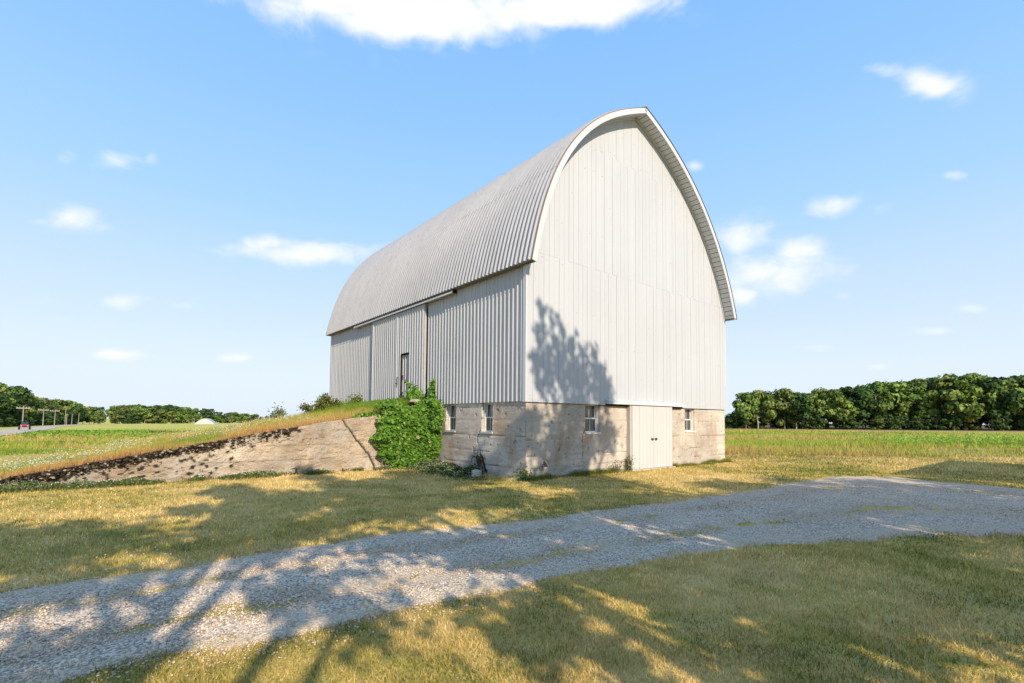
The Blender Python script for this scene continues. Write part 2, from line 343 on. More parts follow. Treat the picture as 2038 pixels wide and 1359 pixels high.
# ==================================================================== SETTING
def axis(lo, hi, core, step):
    pts = list(np.arange(-core, core+.01, step)); d = step; p = core
    while p < hi: d *= 1.28; p += d; pts.append(p)
    d = step; p = -core
    while p > lo: d *= 1.28; p -= d; pts.insert(0, p)
    return np.array(pts)
xs = axis(-3000, 3000, 30, 1.0); ys = axis(-3000, 4000, 40, 1.0)
GX, GY = np.meshgrid(xs, ys); GZ = terrain(np.maximum(GX, -700), GY)+(vnoise(GX, GY, .15, 3)-.5)*.05*(np.abs(GX) < 200)
GZ -= .0
nx, ny = len(xs), len(ys)
idx = np.arange(nx*ny).reshape(ny, nx); F = np.stack([idx[:-1, :-1], idx[:-1, 1:], idx[1:, 1:], idx[1:, :-1]], -1).reshape(-1, 4)
g = link('ground', np_mesh('ground', np.stack([GX, GY, GZ], -1).reshape(-1, 3), F, smooth=True), 'lawn_ground'); tag(g, 'mown dry lawn running out into flat fields', None, None, 'structure')
def gz(x, y): return terrain(x, y)+(vnoise(x, y, .15, 3)-.5)*.05

# gravel drive: strip between two edge lines
UP = [(-13, -1.5), (-7.5, 2.0), (-5.6, 3.6), (-4.6, 4.5), (-4.1, 4.95), (-3.6, 5.3), (-2.7, 6.2), (-1.3, 7.1), (-.1, 7.8), (2.3, 9.4), (5.1, 11.3), (7.3, 13.0), (9.4, 14.7), (10.8, 15.2), (11.6, 14.9), (12.0, 13.7), (12.9, 12.2), (15.5, 11), (20, 10), (30, 9)]
LO = [(-9, -5), (-5.2, -.2), (-3.6, 1.9), (-3.0, 2.6), (-2.7, 3.0), (-2.5, 3.2), (-2.1, 3.45), (-1.4, 3.85), (-.1, 4.65), (1.7, 5.8), (3.0, 6.3), (3.9, 6.55), (5.5, 6.95), (6.5, 7.1), (7.5, 7.2), (8.5, 7.2), (10, 7.1), (14, 6.8), (20, 6.4), (30, 6.0)]
def resample(P, n):
    P = np.array(P, float); d = np.r_[0, np.cumsum(np.hypot(*np.diff(P, axis=0).T))]; t = np.linspace(0, 1, len(P)); tt = np.linspace(0, 1, n)
    return np.stack([np.interp(tt, t, P[:, 0]), np.interp(tt, t, P[:, 1])], -1)
NS, NT = 420, 40
A = resample(UP, NS); B = resample(LO, NS)
A += ((vnoise(A[:, 0], A[:, 1], 1.3, 8, 4)-.5)*.55)[:, None]*np.array([0, 1]); B += ((vnoise(B[:, 0], B[:, 1], 1.6, 9, 4)-.5)*.5)[:, None]*np.array([0, 1])
T = np.linspace(0, 1, NT)
P = A[:, None, :]*(1-T)[None, :, None]+B[:, None, :]*T[None, :, None]
rut = -.018*np.exp(-((T-.3)/.08)**2)-.02*np.exp(-((T-.72)/.08)**2)
Z = gz(P[..., 0], P[..., 1])+.014+rut[None, :]*.8+(vnoise(P[..., 0], P[..., 1], 3, 5)-.5)*.02
Z[:, 0] = Z[:, -1] = gz(P[:, 0, 0], P[:, 0, 1])-.01; Z[:, -1] = gz(P[:, -1, 0], P[:, -1, 1])-.01
Z = np.maximum(Z, gz(P[..., 0], P[..., 1])+.004*np.minimum(1, np.minimum(T, 1-T)*20)[None, :]-.004)
edge = np.clip(.75-np.minimum(T*4, (1-T)*5)[None, :]+(vnoise(P[..., 0], P[..., 1], 2.2, 12)-.5)*1.2, 0, .85)
idx = np.arange(NS*NT).reshape(NS, NT); F = np.stack([idx[:-1, :-1], idx[:-1, 1:], idx[1:, 1:], idx[1:, :-1]], -1).reshape(-1, 4)
g = link('gravel_driveway', np_mesh('gravel_driveway', np.concatenate([P, Z[..., None]], -1).reshape(-1, 3), F, smooth=True, attrs={'edge': edge, 'track': np.clip(.75*np.exp(-((T-.30)/.09)**2)+.85*np.exp(-((T-.70)/.09)**2), 0, 1)[None, :]*np.ones((NS, 1))}), 'gravel_base')
tag(g, 'grey crushed stone driveway curving past the barn', None, None, 'structure')
POLY = np.concatenate([A, B[::-1]])
def in_poly(x, y, poly):
    inside = np.zeros(len(x), bool); j = len(poly)-1
    for i in range(len(poly)):
        xi, yi = poly[i]; xj, yj = poly[j]
        c = ((yi > y) != (yj > y)); inside ^= c & (x < (xj-xi)*(y-yi)/(yj-yi+1e-12)+xi); j = i
    return inside
POLYC = POLY[::3]

# country road far left
RC = [(-14, 0), (-30, 18), (-56.6, 49.8), (-97, 98.5), (-130, 136), (-170, 184), (-215, 240), (-262, 300), (-300, 360), (-330, 430)]
rb = MB(); vs = []; ln = resample(RC, 60)
for i, (x, y) in enumerate(ln):
    d = ln[min(i+1, 59)]-ln[max(i-1, 0)]; d = d/np.hypot(*d); n_ = np.array([-d[1], d[0]])
    for sgn in (-1, 1):
        q = np.array([x, y])+n_*3.4*sgn; vs.append((q[0], q[1], float(terrain(q[0], q[1]))+.06))
rb.add(vs, [(2*i, 2*i+1, 2*i+3, 2*i+2) for i in range(59)]); tag(rb.build('road', 'asphalt'), 'pale paved country road running to the woods', None, None, 'structure')

# ==================================================================== EARTH BANK and RETAINING WALL (barn frame)
def Hb(a):
    return np.interp(a, [-13, -11.6, -10.5, -8.1, -6.7, -4.9, -3.1, -2.2, -1.2, 0, 3], [0.0, .05, .20, .63, .90, 1.22, 1.54, 1.70, 1.98, 2.36, 2.3])
def bank_h(a, s):
    top = Hb(a)*(1-sstep(s, 13.2, 22)*1.0)
    top = np.where(s < 5.1, 0, top)
    return top+(vnoise(a, s, .9, 21)-.5)*.12*np.clip(Hb(a)*2, 0, 1)
aa = np.r_[np.linspace(-13.5, -3, 50), np.linspace(-2.8, -.02, 20)]; ss = np.linspace(5.35, 24, 70)
Am, Sm = np.meshgrid(aa, ss); hz = bank_h(Am, Sm)-.02
xw = CX0+gx*Am-gy*Sm; yw = CY0+gy*Am+gx*Sm
hz = np.maximum(hz, -.1)+terrain(xw, yw)*(1)
idx = np.arange(Am.size).reshape(Am.shape); F = np.stack([idx[:-1, :-1], idx[:-1, 1:], idx[1:, 1:], idx[1:, :-1]], -1).reshape(-1, 4)
root = (CX0, CY0, 0)
g = link('earth_bank', np_mesh('earth_bank', np.stack([xw, yw, hz], -1).reshape(-1, 3), F, smooth=True), 'bank_soil'); tag(g, 'grassy earth ramp rising to the barn doors', None, None, 'structure')
# part of bank behind the barn's far end
aa2 = np.linspace(-.02, 7, 14); ss2 = np.linspace(L+.15, 24, 24); Am, Sm = np.meshgrid(aa2, ss2); hz = np.maximum(2.2*(1-sstep(Sm, 14, 22))*(1-sstep(Am, 1, 7)), -.1)-.02
idx = np.arange(Am.size).reshape(Am.shape); F = np.stack([idx[:-1, :-1], idx[:-1, 1:], idx[1:, 1:], idx[1:, :-1]], -1).reshape(-1, 4)
g = link('rear_earth_bank', np_mesh('rear_earth_bank', np.stack([CX0+gx*Am-gy*Sm, CY0+gy*Am+gx*Sm, hz], -1).reshape(-1, 3), F, smooth=True), 'bank_soil'); tag(g, 'earth heaped behind the far end of the barn', None, None, 'structure')

def seg_dist(x, z, pl):
    d = np.full(x.shape, 9.0)
    for (x0, z0), (x1, z1) in zip(pl[:-1], pl[1:]):
        dx, dz = x1-x0, z1-z0; t = np.clip(((x-x0)*dx+(z-z0)*dz)/(dx*dx+dz*dz), 0, 1); d = np.minimum(d, np.hypot(x-x0-t*dx, z-z0-t*dz))
    return d
def jag(pl, n=6, amp=.03, seed=1):
    r = random.Random(seed); out = []
    for (x0, z0), (x1, z1) in zip(pl[:-1], pl[1:]):
        for i in range(n): t = i/n; out.append((x0+(x1-x0)*t+r.uniform(-amp, amp), z0+(z1-z0)*t+r.uniform(-amp, amp)))
    out.append(pl[-1]); return out
RW = empty('retaining_wall', root, TH)
tag(RW, 'low sloping old concrete retaining wall holding up the grassy ramp left of the barn', 'retaining wall')
na, nzr = 460, 58
ua = np.linspace(-13.2, -.02, na); tt = np.linspace(0, 1, nzr)
Ua, Tt = np.meshgrid(ua, tt); top = np.interp(ua, [-13.2, -10.5, -3.1, -2.0, -.9, -.02], [.02, .23, 1.60, 1.74, 1.95, 2.1])+(vnoise(ua, ua*0, 1.8, 31, 4)-.5)*.10
Zr = -.12+(top[None, :]+.12)*Tt
cr = jag([(-3.07, 1.6), (-2.84, 1.24), (-2.54, .85), (-2.2, .47), (-2.0, .0)], 7, .022, 3)
dcr = seg_dist(Ua, Zr, cr); wcr = .012+.02*(1-np.clip(Zr/1.6, 0, 1))
dark = np.clip(1.6-dcr/wcr, 0, 1)
lich = vnoise(Ua, Zr*1.3, 9.0, 41, 3)*.72+vnoise(Ua, Zr, 1.6, 43, 2)*.38; near = np.clip(1-(top[None, :]-Zr)/.38, 0, 1)
lk = np.clip((lich+near*.20+np.clip((-Ua-5)/9, 0, .3)*.25-.735)*14, 0, 1)*(Ua < -4.3)
rim = np.clip(1-(top[None, :]-Zr)/.07, 0, 1)*(Ua < -5.0)*(vnoise(Ua, Zr, 9, 3) > .40)
dk = np.maximum(np.maximum(dark, lk*.95), rim*.9)
for zf in (.42, .86, 1.28):
    ww_ = zf+(vnoise(ua, ua*0, .6, int(zf*90))-.5)*.07; dk = np.maximum(dk, .55*np.exp(-(np.abs(Zr-ww_[None, :])/.012)**2)*(vnoise(Ua, Ua*0, 1.1, int(zf*70)) > .46))
hcr = seg_dist(Ua, Zr, jag([(-6.4, .72), (-5.4, .95), (-4.5, .98), (-3.6, 1.05)], 8, .03, 8)); dk = np.maximum(dk, np.clip(1.3-hcr/.008, 0, .7))
Yr = 5.1+(vnoise(Ua, Zr, 1.2, 51, 5)-.5)*.20+(vnoise(Ua, Zr*1.5, 6, 53, 3)-.5)*.05+dark*.07-lk*.03*vnoise(Ua, Zr, 14, 3)
Yr += .10*(1-Tt)*-1*0
front = np.stack([Ua, Yr, Zr], -1).reshape(-1, 3); nb = len(front)
# top and back
back_y = 5.42+(vnoise(ua, ua*0, 1.1, 61)-.5)*.06
tp = np.stack([ua, back_y, top-.01], -1); bt = np.stack([ua, back_y, np.full(na, -.12)], -1)
V = np.concatenate([front, tp, bt]); D = np.concatenate([dk.reshape(-1), (vnoise(ua, ua*0, 6, 5) > .45)*.8*(ua < -4), np.zeros(na)])
idx = np.arange(nb).reshape(nzr, na); F = [np.stack([idx[:-1, :-1], idx[:-1, 1:], idx[1:, 1:], idx[1:, :-1]], -1).reshape(-1, 4)]
r0 = idx[-1]; r1 = nb+np.arange(na); r2 = nb+na+np.arange(na)
F.append(np.stack([r0[:-1], r0[1:], r1[1:], r1[:-1]], -1)); F.append(np.stack([r1[:-1], r1[1:], r2[1:], r2[:-1]], -1))
link('wall_body', np_mesh('wall_body', V, np.concatenate(F), attrs={'dark': D}, smooth=True), 'retaining_concrete', RW)
def rock(name, loc, sz, mat, parent=None, seed=0, sub=3):
    bm = bmesh.new(); bmesh.ops.create_icosphere(bm, subdivisions=sub, radius=1)
    r = random.Random(seed); ph = [r.uniform(0, 6) for _ in range(6)]
    for v in bm.verts:
        c = v.co; f = 1+.13*math.sin(3*c.x+ph[0])+.12*math.sin(4*c.y+ph[1])+.1*math.sin(5*c.z+ph[2])
        m = max(abs(c.x), abs(c.y), abs(c.z)); c2 = c*(f*(.55+.45/m*.8)); v.co = (c2.x*sz[0], c2.y*sz[1], c2.z*sz[2])
    me = bpy.data.meshes.new(name); bm.to_mesh(me); bm.free(); o = link(name, me, mat, parent); o.location = loc; return o
cx_ = rng.uniform(-13, -4.6, 2600); fr_ = np.interp(cx_, [-13.2, -10.5, -3.1, -2.0], [.02, .23, 1.60, 1.74]); keep = rng.uniform(size=2600) < np.clip(vnoise(cx_, cx_*0, 2.4, 44, 3)*2.6-.75, .08, 1); cx_ = cx_[keep]; fr_ = fr_[keep]; n = len(cx_)
dz_ = np.abs(rng.normal(0, .09, n)); cz_ = fr_-dz_+.03; cy_ = 5.06-rng.uniform(0, .06, n)-.03*(dz_ > .05)
octa = np.array([(1, 0, 0), (0, 1, 0), (-1, 0, 0), (0, -1, 0), (0, 0, 1), (0, 0, -1)], float); v = octa[None]*rng.uniform(.6, 1.3, (n, 6, 1))*rng.uniform(.012, .042, (n, 1, 1))*np.array([1.4, .8, .8])
V = (v+np.stack([cx_, cy_, cz_], -1)[:, None]).reshape(-1, 3); fb = np.array([(0, 1, 4), (1, 2, 4), (2, 3, 4), (3, 0, 4), (1, 0, 5), (2, 1, 5), (3, 2, 5), (0, 3, 5)]); F = (fb[None]+np.arange(n)[:, None, None]*6).reshape(-1, 3)
tn = rng.choice([.03, .05, .10, .34], n, p=[.4, .3, .2, .1])[:, None]*np.array([1, .8, .6]); o = link('crust', np_mesh('crust', V, F, np.repeat(tn, 6, 0)), 'stone_chip', RW); o['kind'] = 'stuff'
rock('cap_stone', (-.55, 5.05, 2.24), (.30, .2, .08), 'retaining_concrete', RW, 4)
q = to_world(1.95, -.0)
b = rock('boulder', (-.98, 13.95, .07), (.17, .13, .13), 'boulder_stone', None, 7); tag(b, 'small pale boulder among weeds at the foot of the foundation crack', 'boulder')

# ==================================================================== BARN
BARN = empty('barn', root, TH)
tag(BARN, 'tall white barn with rounded ribbed metal roof on a concrete basement', 'barn')
ZS, Z1, Z2 = 2.149, 6.305, 10.153
# ---- foundation sheets
def wall_sheet(name, length, height, opens, cracks, place, depth=.22, cell=.03, seed=0, lifts=.42):
    """place(u, n, z) -> local point; n is depth behind the face; opens (u0,u1,z0,z1)"""
    us = list(np.arange(0, length, cell))+[length]; zz = list(np.arange(-.15, height, cell))+[height]
    for o in opens: us += [o[0], o[1]]; zz += [o[2], o[3]]
    us = np.array(sorted(set(round(float(u), 4) for u in us))); zz = np.array(sorted(set(round(float(z), 4) for z in zz if z <= height)))
    us = us[np.r_[True, np.diff(us) > .004]] if True else us
    zz = zz[np.r_[True, np.diff(zz) > .004]]
    for o in opens:
        for arr, vals in ((us, o[:2]), (zz, o[2:])):
            for vv_ in vals: arr[np.argmin(np.abs(arr-vv_))] = min(vv_, arr[-1])
    Um, Zm = np.meshgrid(us, zz)
    n = (vnoise(Um, Zm, 1.3, seed, 4)-.5)*.035+(vnoise(Um*.6, Zm*3, 2.0, seed+3, 3)-.5)*.012
    dark = np.zeros_like(Um)
    zl = .30
    while zl < height:
        wz = zl+(vnoise(us, us*0, .8, int(zl*50)+seed)-.5)*.05
        dd = np.abs(Zm-wz[None, :]); st = vnoise(Um, Um*0, 1.4, int(zl*31)+seed) ; w = np.clip((st-.38)*5, 0, 1)
        n += .022*np.exp(-(dd/.014)**2)*w; dark = np.maximum(dark, .55*np.exp(-(dd/.010)**2)*w)
        n += np.where(Zm > wz[None, :], .006*math.sin(zl*40), 0); zl += lifts*(.75+.5*random.random())
    for c_, w_ in cracks:
        dd = seg_dist(Um, Zm, c_); ww = w_ if not callable(w_) else w_(Zm)
        k_ = np.clip(1.5-dd/ww, 0, 1); n += k_*.05; dark = np.maximum(dark, k_)
    chip = vnoise(Um, Zm, 9, seed+7, 3); k_ = np.clip((chip-.74)*12, 0, 1); n += k_*.02; dark = np.maximum(dark, k_*.5)
    e_ = (1-np.clip((Zm+.0)/.12, 0, 1)); 
    V = [place(u, d, z) for u, d, z in zip(Um.ravel(), n.ravel(), Zm.ravel())]
    idx = np.arange(Um.size).reshape(Um.shape); F = []
    uc = (us[:-1]+us[1:])/2; zc = (zz[:-1]+zz[1:])/2
    keep = np.ones((len(zc), len(uc)), bool)
    for o in opens: keep &= ~((uc[None, :] > o[0]) & (uc[None, :] < o[1]) & (zc[:, None] > o[2]) & (zc[:, None] < o[3]))
    Q = np.stack([idx[:-1, :-1], idx[:-1, 1:], idx[1:, 1:], idx[1:, :-1]], -1)[keep]
    F = [tuple(q) for q in Q.tolist()]; dk = dark.ravel().tolist()
    for (u0, u1, z0, z1) in opens:      # reveals
        iu = [i for i, u in enumerate(us) if u0-1e-3 <= u <= u1+1e-3]; iz = [i for i, z in enumerate(zz) if z0-1e-3 <= z <= z1+1e-3]
        def strip(pairs):
            prev = None
            for (j, i) in pairs:
                fv = int(idx[j, i]); V.append(place(us[i], depth, zz[j])); dk.append(.1); cur = (fv, len(V)-1)
                if prev: F.append((prev[0], cur[0], cur[1], prev[1]))
                prev = cur
        strip([(j, iu[0]) for j in iz]); strip([(j, iu[-1]) for j in iz]); strip([(iz[0], i) for i in iu])
        if z1 < height-.01: strip([(iz[-1], i) for i in iu])
    me = np_mesh(name, V, np.array(F), attrs={'dark': dk}, smooth=False)
    return link(name, me, 'concrete', BARN)
GW = [(2.39, 3.06, 1.25, 2.16), (7.86, 8.55, 1.25, 2.16)]
wall_sheet('gable_foundation', W, 2.16, GW+[(4.44, 6.80, -.16, 2.16)],
    [(jag([(2.36, 1.32), (2.26, 1.18), (2.27, .8), (2.29, .25)], 7, .018, 2), .011), (jag([(7.6, 1.9), (7.3, 1.5)], 5, .02, 2), .004)], lambda u, n, z: (u, n, z), seed=1)
SW = [(3.46, 4.06, 1.25, 2.16), (1.47, 2.02, 1.25, 2.16)]
wall_sheet('side_foundation', 5.6, 2.16, SW, [(jag([(2.05, 1.28), (2.26, 1.1), (2.23, .94), (2.12, .66), (1.98, .45), (1.80, .1)], 6, .03, 5), lambda z: .008+.05*np.clip((.75-z)/.6, 0, 1))],
    lambda u, n, z: (n, u, z), seed=9)
m = MB(); m.box(.03, .3, 5.6, L, -.1, 2.16); m.build('side_foundation_rear', 'concrete', BARN)
m = MB(); m.box(W-.3, W, .05, L, -.1, 2.16).box(.3, W-.3, L-.3, L, -.1, 2.16); m.build('rear_foundation', 'concrete', BARN)
m = MB(); m.box(.35, W-.35, .6, L-.4, -.05, -.0); m.build('basement_floor', 'concrete', BARN)
m = MB(); m.box(.05, W-.05, .05, L-.05, 2.165, 2.25); m.build('loft_floor', 'old_wood', BARN)

# ---- roof profile (a, z) measured on the front edge
PL = [(-.27, 5.88), (-.19, 6.277), (-.07, 6.7), (.08, 7.232), (.25, 7.758), (.417, 8.197), (.66, 8.66), (.99, 9.215), (1.46, 9.88), (1.937, 10.382), (2.484, 10.849), (3.145, 11.31), (3.9, 11.72), (4.83, 12.146)]
PR = [(4.83, 12.146), (5.476, 11.88), (6.12, 11.58), (6.753, 11.24), (7.32, 10.86), (7.93, 10.37), (8.55, 9.80), (9.17, 9.15), (9.69, 8.46), (10.03, 7.93), (10.43, 7.20), (10.77, 6.45), (11.0, 5.84)]
def smooth_pl(P, n):
    P = np.array(P); d = np.r_[0, np.cumsum(np.hypot(*np.diff(P, axis=0).T))]; q = np.polyfit(d, P, 5)
    t = np.linspace(0, d[-1], n); out = np.stack([np.polyval(q[:, 0], t), np.polyval(q[:, 1], t)], -1)
    out += (P[0]-out[0])[None]*(1-t/d[-1])[:, None]+(P[-1]-out[-1])[None]*(t/d[-1])[:, None]; return out
NP_ = 49
CL = smooth_pl(PL, NP_); CR = smooth_pl(PR, NP_)
def normals(Cv, sgn):
    d = np.gradient(Cv, axis=0); d /= np.hypot(d[:, 0], d[:, 1])[:, None]; return np.stack([-d[:, 1], d[:, 0]], -1)*sgn
NL = normals(CL, 1); NR = normals(CR, 1)          # outward
def off(Cv, Nv, d): return Cv+Nv*d
IN = np.concatenate([off(CL, NL, -.09), off(CR, NR, -.09)])
def arch_z(a):
    P_ = IN[(IN[:, 1] > 5.7)]; L_ = off(CL, NL, -.09); R_ = off(CR, NR, -.09)
    if a < 4.83: return float(np.interp(a, L_[:, 0], L_[:, 1]))
    return float(np.interp(a, R_[:, 0], R_[:, 1]))
# gable sheathing behind boards
m = MB()
def gpoly(y0, y1, inset=.0):
    pts = [(0.02, ZS+.02), (W-.02, ZS+.02)]; aa_ = np.linspace(W-.02, .02, 70)
    pts += [(a, arch_z(a)-.0) for a in aa_]; n = len(pts)
    vs = [(a, y0, z) for a, z in pts]+[(a, y1, z) for a, z in pts]
    m.add(vs, [tuple(range(n)), tuple(range(2*n-1, n-1, -1))]+[(i, n+i, n+(i+1) % n, (i+1) % n) for i in range(n)])
gpoly(-.02, .06); m.build('front_sheathing', 'old_wood', BARN)
m = MB(); gpoly(L-.06, L+.03); m.build('rear_gable_wall', 'white_siding', BARN)
# siding boards, three tiers
bw = W/54
meshes = {}
for tier, (za, zb, pr) in enumerate(((ZS, Z1, -.055), (Z1+.004, Z2, -.052), (Z2+.004, 99, -.049))):
    for i in range(54):
        a0, a1 = i*bw-.012*(i == 0), (i+1)*bw+.012*(i == 53); gp = .006
        t0 = min(zb, arch_z(a0+gp)); t1 = min(zb, arch_z(a1-gp)); 
        if max(t0, t1) < za+.06: continue
        t0 = max(t0, za+.01); t1 = max(t1, za+.01)
        zb0 = za-(.03 if tier == 0 else 0)
        full = (t0 == zb and t1 == zb)
        dy = random.Random(i*3+tier).uniform(-.004, .003)
        a_m = (a0+a1)/2; h_ = (a1-a0)/2-gp/2
        def mk():
            mm = MB(); c_ = .006
            mm.hexa([(-h_, 0, zb0), (h_, 0, zb0), (h_, .022, zb0), (-h_, .022, zb0), (-h_, 0, t0), (h_, 0, t1), (h_, .022, t1), (-h_, .022, t0)])
            return mm.mesh('siding_board')
        key = (tier, 'full') if (full and 0 < i < 53) else (tier, i)
        if key not in meshes: meshes[key] = mk()
        o = link('siding_board', meshes[key], 'white_siding', BARN); o.location = (a_m, pr+dy, 0)
# nail heads: tiny dark dots in rows - one stuff part
m = MB(); r_ = random.Random(9)
for i in range(54):
    for z in (2.30, 3.0, 3.9, 4.8, 5.6, 6.2, 6.42, 7.4, 8.4, 9.4, 10.05, 10.3, 11.0):
        a = (i+.5)*bw+r_.uniform(-.03, .03); zz = z+r_.uniform(-.05, .05)
        if zz < arch_z(a)-.2 and r_.random() < .28:
            y = (-.055 if zz < Z1 else -.052 if zz < Z2 else -.049)-.0035
            s_ = r_.uniform(.005, .009); m.box(a-s_, a+s_, y, y+.01, zz-s_, zz+s_)
o = m.build('nail_heads', 'iron', BARN); o['kind'] = 'stuff'
# ---- corrugated sheets
PITCH_ = .1875
def prof(t): # t in pitches -> height 0..1
    return RIB_H[int(round((t % 1)*8)) % 8]
def tp(t): return math.floor(t+1e-6)+RIB_T[int(round((t-math.floor(t+1e-6))*8)) % 8]
RIB_T = [0, .30, .34, .43, .50, .57, .66, .70]; RIB_H = [0, 0, .12, .88, 1, .88, .12, 0]
def sheet_mesh(nrib, z0, z1, amp=.048, res=8):
    n = nrib*res+1; vs = []; 
    for j, z in enumerate((z0, z1)):
        for i in range(n): vs.append((-(prof(i/res)*amp), tp(i/res)*PITCH_, z))
    fs = [(i, i+1, n+i+1, n+i) for i in range(n-1)]
    me = bpy.data.meshes.new('wall_sheet'); me.from_pydata(vs, [], fs); me.polygons.foreach_set('use_smooth', [True]*len(fs)); return me
def side_sheets(parent, y0, y1, x, z0, z1, nm='wall_sheet', skip=None):
    y = y0; cache = {}
    while y < y1-.02:
        nr = 4 if y1-y > 4*PITCH_ else max(1, round((y1-y)/PITCH_))
        za, zb = z0, z1
        if (nr,) not in cache: cache[(nr,)] = sheet_mesh(nr, za, zb)
        o = link(nm, cache[(nr,)], 'wall_metal', parent); o.location = (x-.003*(round(y*10) % 2), y, 0); y += nr*PITCH_
WT = 6.1
m = MB(); m.box(-.0, .06, .06, L-.06, ZS+.02, 6.35); m.build('side_sheathing', 'old_wood', BARN)
side_sheets(BARN, .06, 5.32, -.012, ZS-.01, WT); side_sheets(BARN, 9.62, L, -.012, ZS-.01, WT)
side_sheets(BARN, 5.32, 9.62, -.012, 5.6, WT)
m = MB(); m.box(W, W+.04, .05, L, ZS-.01, 6.4); m.build('far_side_wall', 'wall_metal', BARN)
# sliding doors on the side
for (y0, y1, lab) in ((5.34, 7.42, 'sliding door leaf with a small door cut into it'), (7.47, 9.64, None)):
    D_ = empty('sliding_door', (0, 0, 0), 0, BARN)
    if lab: D_['label'] = lab
    zt, zb = 5.74, 2.40
    holes = lab is not None
    m = MB()
    if holes: m.box(-.125, -.075, y0, 6.38, zb, zt).box(-.125, -.075, 7.0, y1, zb, zt).box(-.125, -.075, 6.38, 7.0, 4.10, zt)
    else: m.box(-.125, -.075, y0, y1, zb, zt)
    m.build('door_frame', 'old_wood', D_)
    y = y0
    nr = round((y1-y0)/PITCH_); pp = (y1-y0)/nr
    def leaf(ya, n, za, zb_, x=-.13, nm='ribbed_sheet', par=D_, mat='wall_metal'):
        res = 8; vs = []
        for z in (za, zb_):
            for i in range(n*res+1): vs.append((x-prof(i/res)*.048, ya+tp(i/res)*pp, z))
        k_ = n*res+1; me = bpy.data.meshes.new(nm); me.from_pydata(vs, [], [(i, i+1, k_+i+1, k_+i) for i in range(k_-1)]); me.polygons.foreach_set('use_smooth', [True]*(k_-1))
        return link(nm, me, mat, par)
    if holes:
        n1 = round((6.38-y0)/pp); n2 = round((7.0-6.38)/pp)
        leaf(y0, n1, zb, zt); leaf(y0+n1*pp, n2, 4.10, zt); leaf(y0+(n1+n2)*pp, nr-n1-n2, zb, zt)
        ya = y0+n1*pp; yb = ya+n2*pp
        PD = empty('small_door', (0, 0, 0), 0, D_); m = MB(); m.box(-.075, -.045, ya+.03, yb-.03, zb, 4.07)
        vs = []; res = 8; n_ = n2
        m2 = MB(); m2.box(-.085, -.05, ya+.035, yb-.02, zb, 4.06); m2.build('door_slab', 'old_wood', PD)
        leaf(ya+.03, 3, zb, 4.05, -.083, 'ribbed_sheet', PD)
        m2 = MB(); m2.box(-.17, -.12, yb-.002, yb+.02, zb, 4.12); m2.build('door_jamb_or_gap', 'dark_gap', PD)  # near-black strip stands in for the shaded gap beside the small door
        m2 = MB(); m2.box(-.175, -.13, ya, yb, 4.085, 4.12); m2.build('door_head_gap', 'dark_gap', PD)  # near-black strip paints the shade over the small door's top edge
        m2 = MB(); m2.box(-.15, -.12, yb-.10, yb-.05, 3.12, 3.30); m2.build('door_latch', 'iron', PD)
        m2 = MB(); m2.tube((-.19, 7.30, 2.9), (-.19, 7.30, 3.25), .012).tube((-.13, 7.30, 3.0), (-.2, 7.42, 3.0), .012).tube((-.19, 7.24, 3.22), (-.19, 7.36, 3.22), .012); m2.build('latch_bar', 'iron', D_)
    else:
        leaf(y0, nr, zb, zt)
    m = MB(); m.box(-.19, -.06, y1-.012, y1+.006, zb, zt); m.build('edge_strip', 'white_trim', D_)
    m = MB(); m.box(-.15, -.06, y0-.008, y0+.008, zb, zt); m.build('edge_strip', 'galvanised', D_)
# track hood over the sliding doors
m = MB(); y0, y1 = 3.42, 11.65
m.hexa([(-.05, y0, 5.78), (-.05, y1, 5.78), (-.03, y1, 5.97), (-.03, y0, 5.97), (-.24, y0, 5.74), (-.24, y1, 5.74), (-.23, y1, 5.79), (-.23, y0, 5.79)])
HD = m.build('track_hood', 'white_trim', BARN)
m = MB(); m.box(-.20, -.06, y0-.03, y0+.0, 5.74, 5.93); m.build('hood_end', 'dark_gap', HD)
# corner trims
m = MB(); m.box(-.062, -.012, -.055, .075, ZS-.03, 6.0); m.build('corner_board', 'white_trim', BARN)
m = MB(); m.box(-.05, -.01, L-.04, L+.05, ZS-.01, 6.0); m.build('corner_board', 'galvanised', BARN)
m = MB(); m.box(W+.0, W+.05, -.06, .10, ZS-.03, 6.05); m.build('corner_board', 'white_trim', BARN)
# dark sill line under siding
m = MB(); m.box(.0, W, -.03, .02, ZS-.035, ZS+.01); m.build('sill_plate', 'dark_gap', BARN)

# ---- roof sheets
OV = .47; RL = L+OV+.23
def roof_sheet_mesh(Cv, Nv, i0, i1, nr, base, amp=.052, res=8, drop=0):
    n = nr*res+1; vs = []; rows = list(range(i0, i1+1))
    for r in rows:
        for i in range(n):
            o_ = base+prof(i/res)*amp; c_ = Cv[r]+Nv[r]*o_; vs.append((c_[0], tp(i/res)*PITCH_, c_[1]))
    fs = []
    for j in range(len(rows)-1):
        for i in range(n-1): fs.append((j*n+i, (j+1)*n+i, (j+1)*n+i+1, j*n+i+1))
    me = bpy.data.meshes.new('roof_sheet'); me.from_pydata(vs, [], fs); me.polygons.foreach_set('use_smooth', [True]*len(fs)); return me
nsh = 20; 
for Cv, Nv, cuts, nm in ((CL, NL, (0, 17, 33, 48), 'l'), (CR, NR, (0, 16, 32, 48), 'r')):
    for t in range(3):
        i0, i1 = cuts[t], cuts[t+1]; up_ = (t if nm == 'l' else 2-t)
        me = roof_sheet_mesh(Cv, Nv, i0, i1, 4, -.03+.006*(up_)); me2 = roof_sheet_mesh(Cv, Nv, i0, i1, 4, -.027+.006*(up_))
        for j in range(nsh+1):
            o = link('roof_sheet', me if j % 2 else me2, 'roof_metal', BARN); o.location = (0, -OV+.005+j*4*PITCH_, 0)
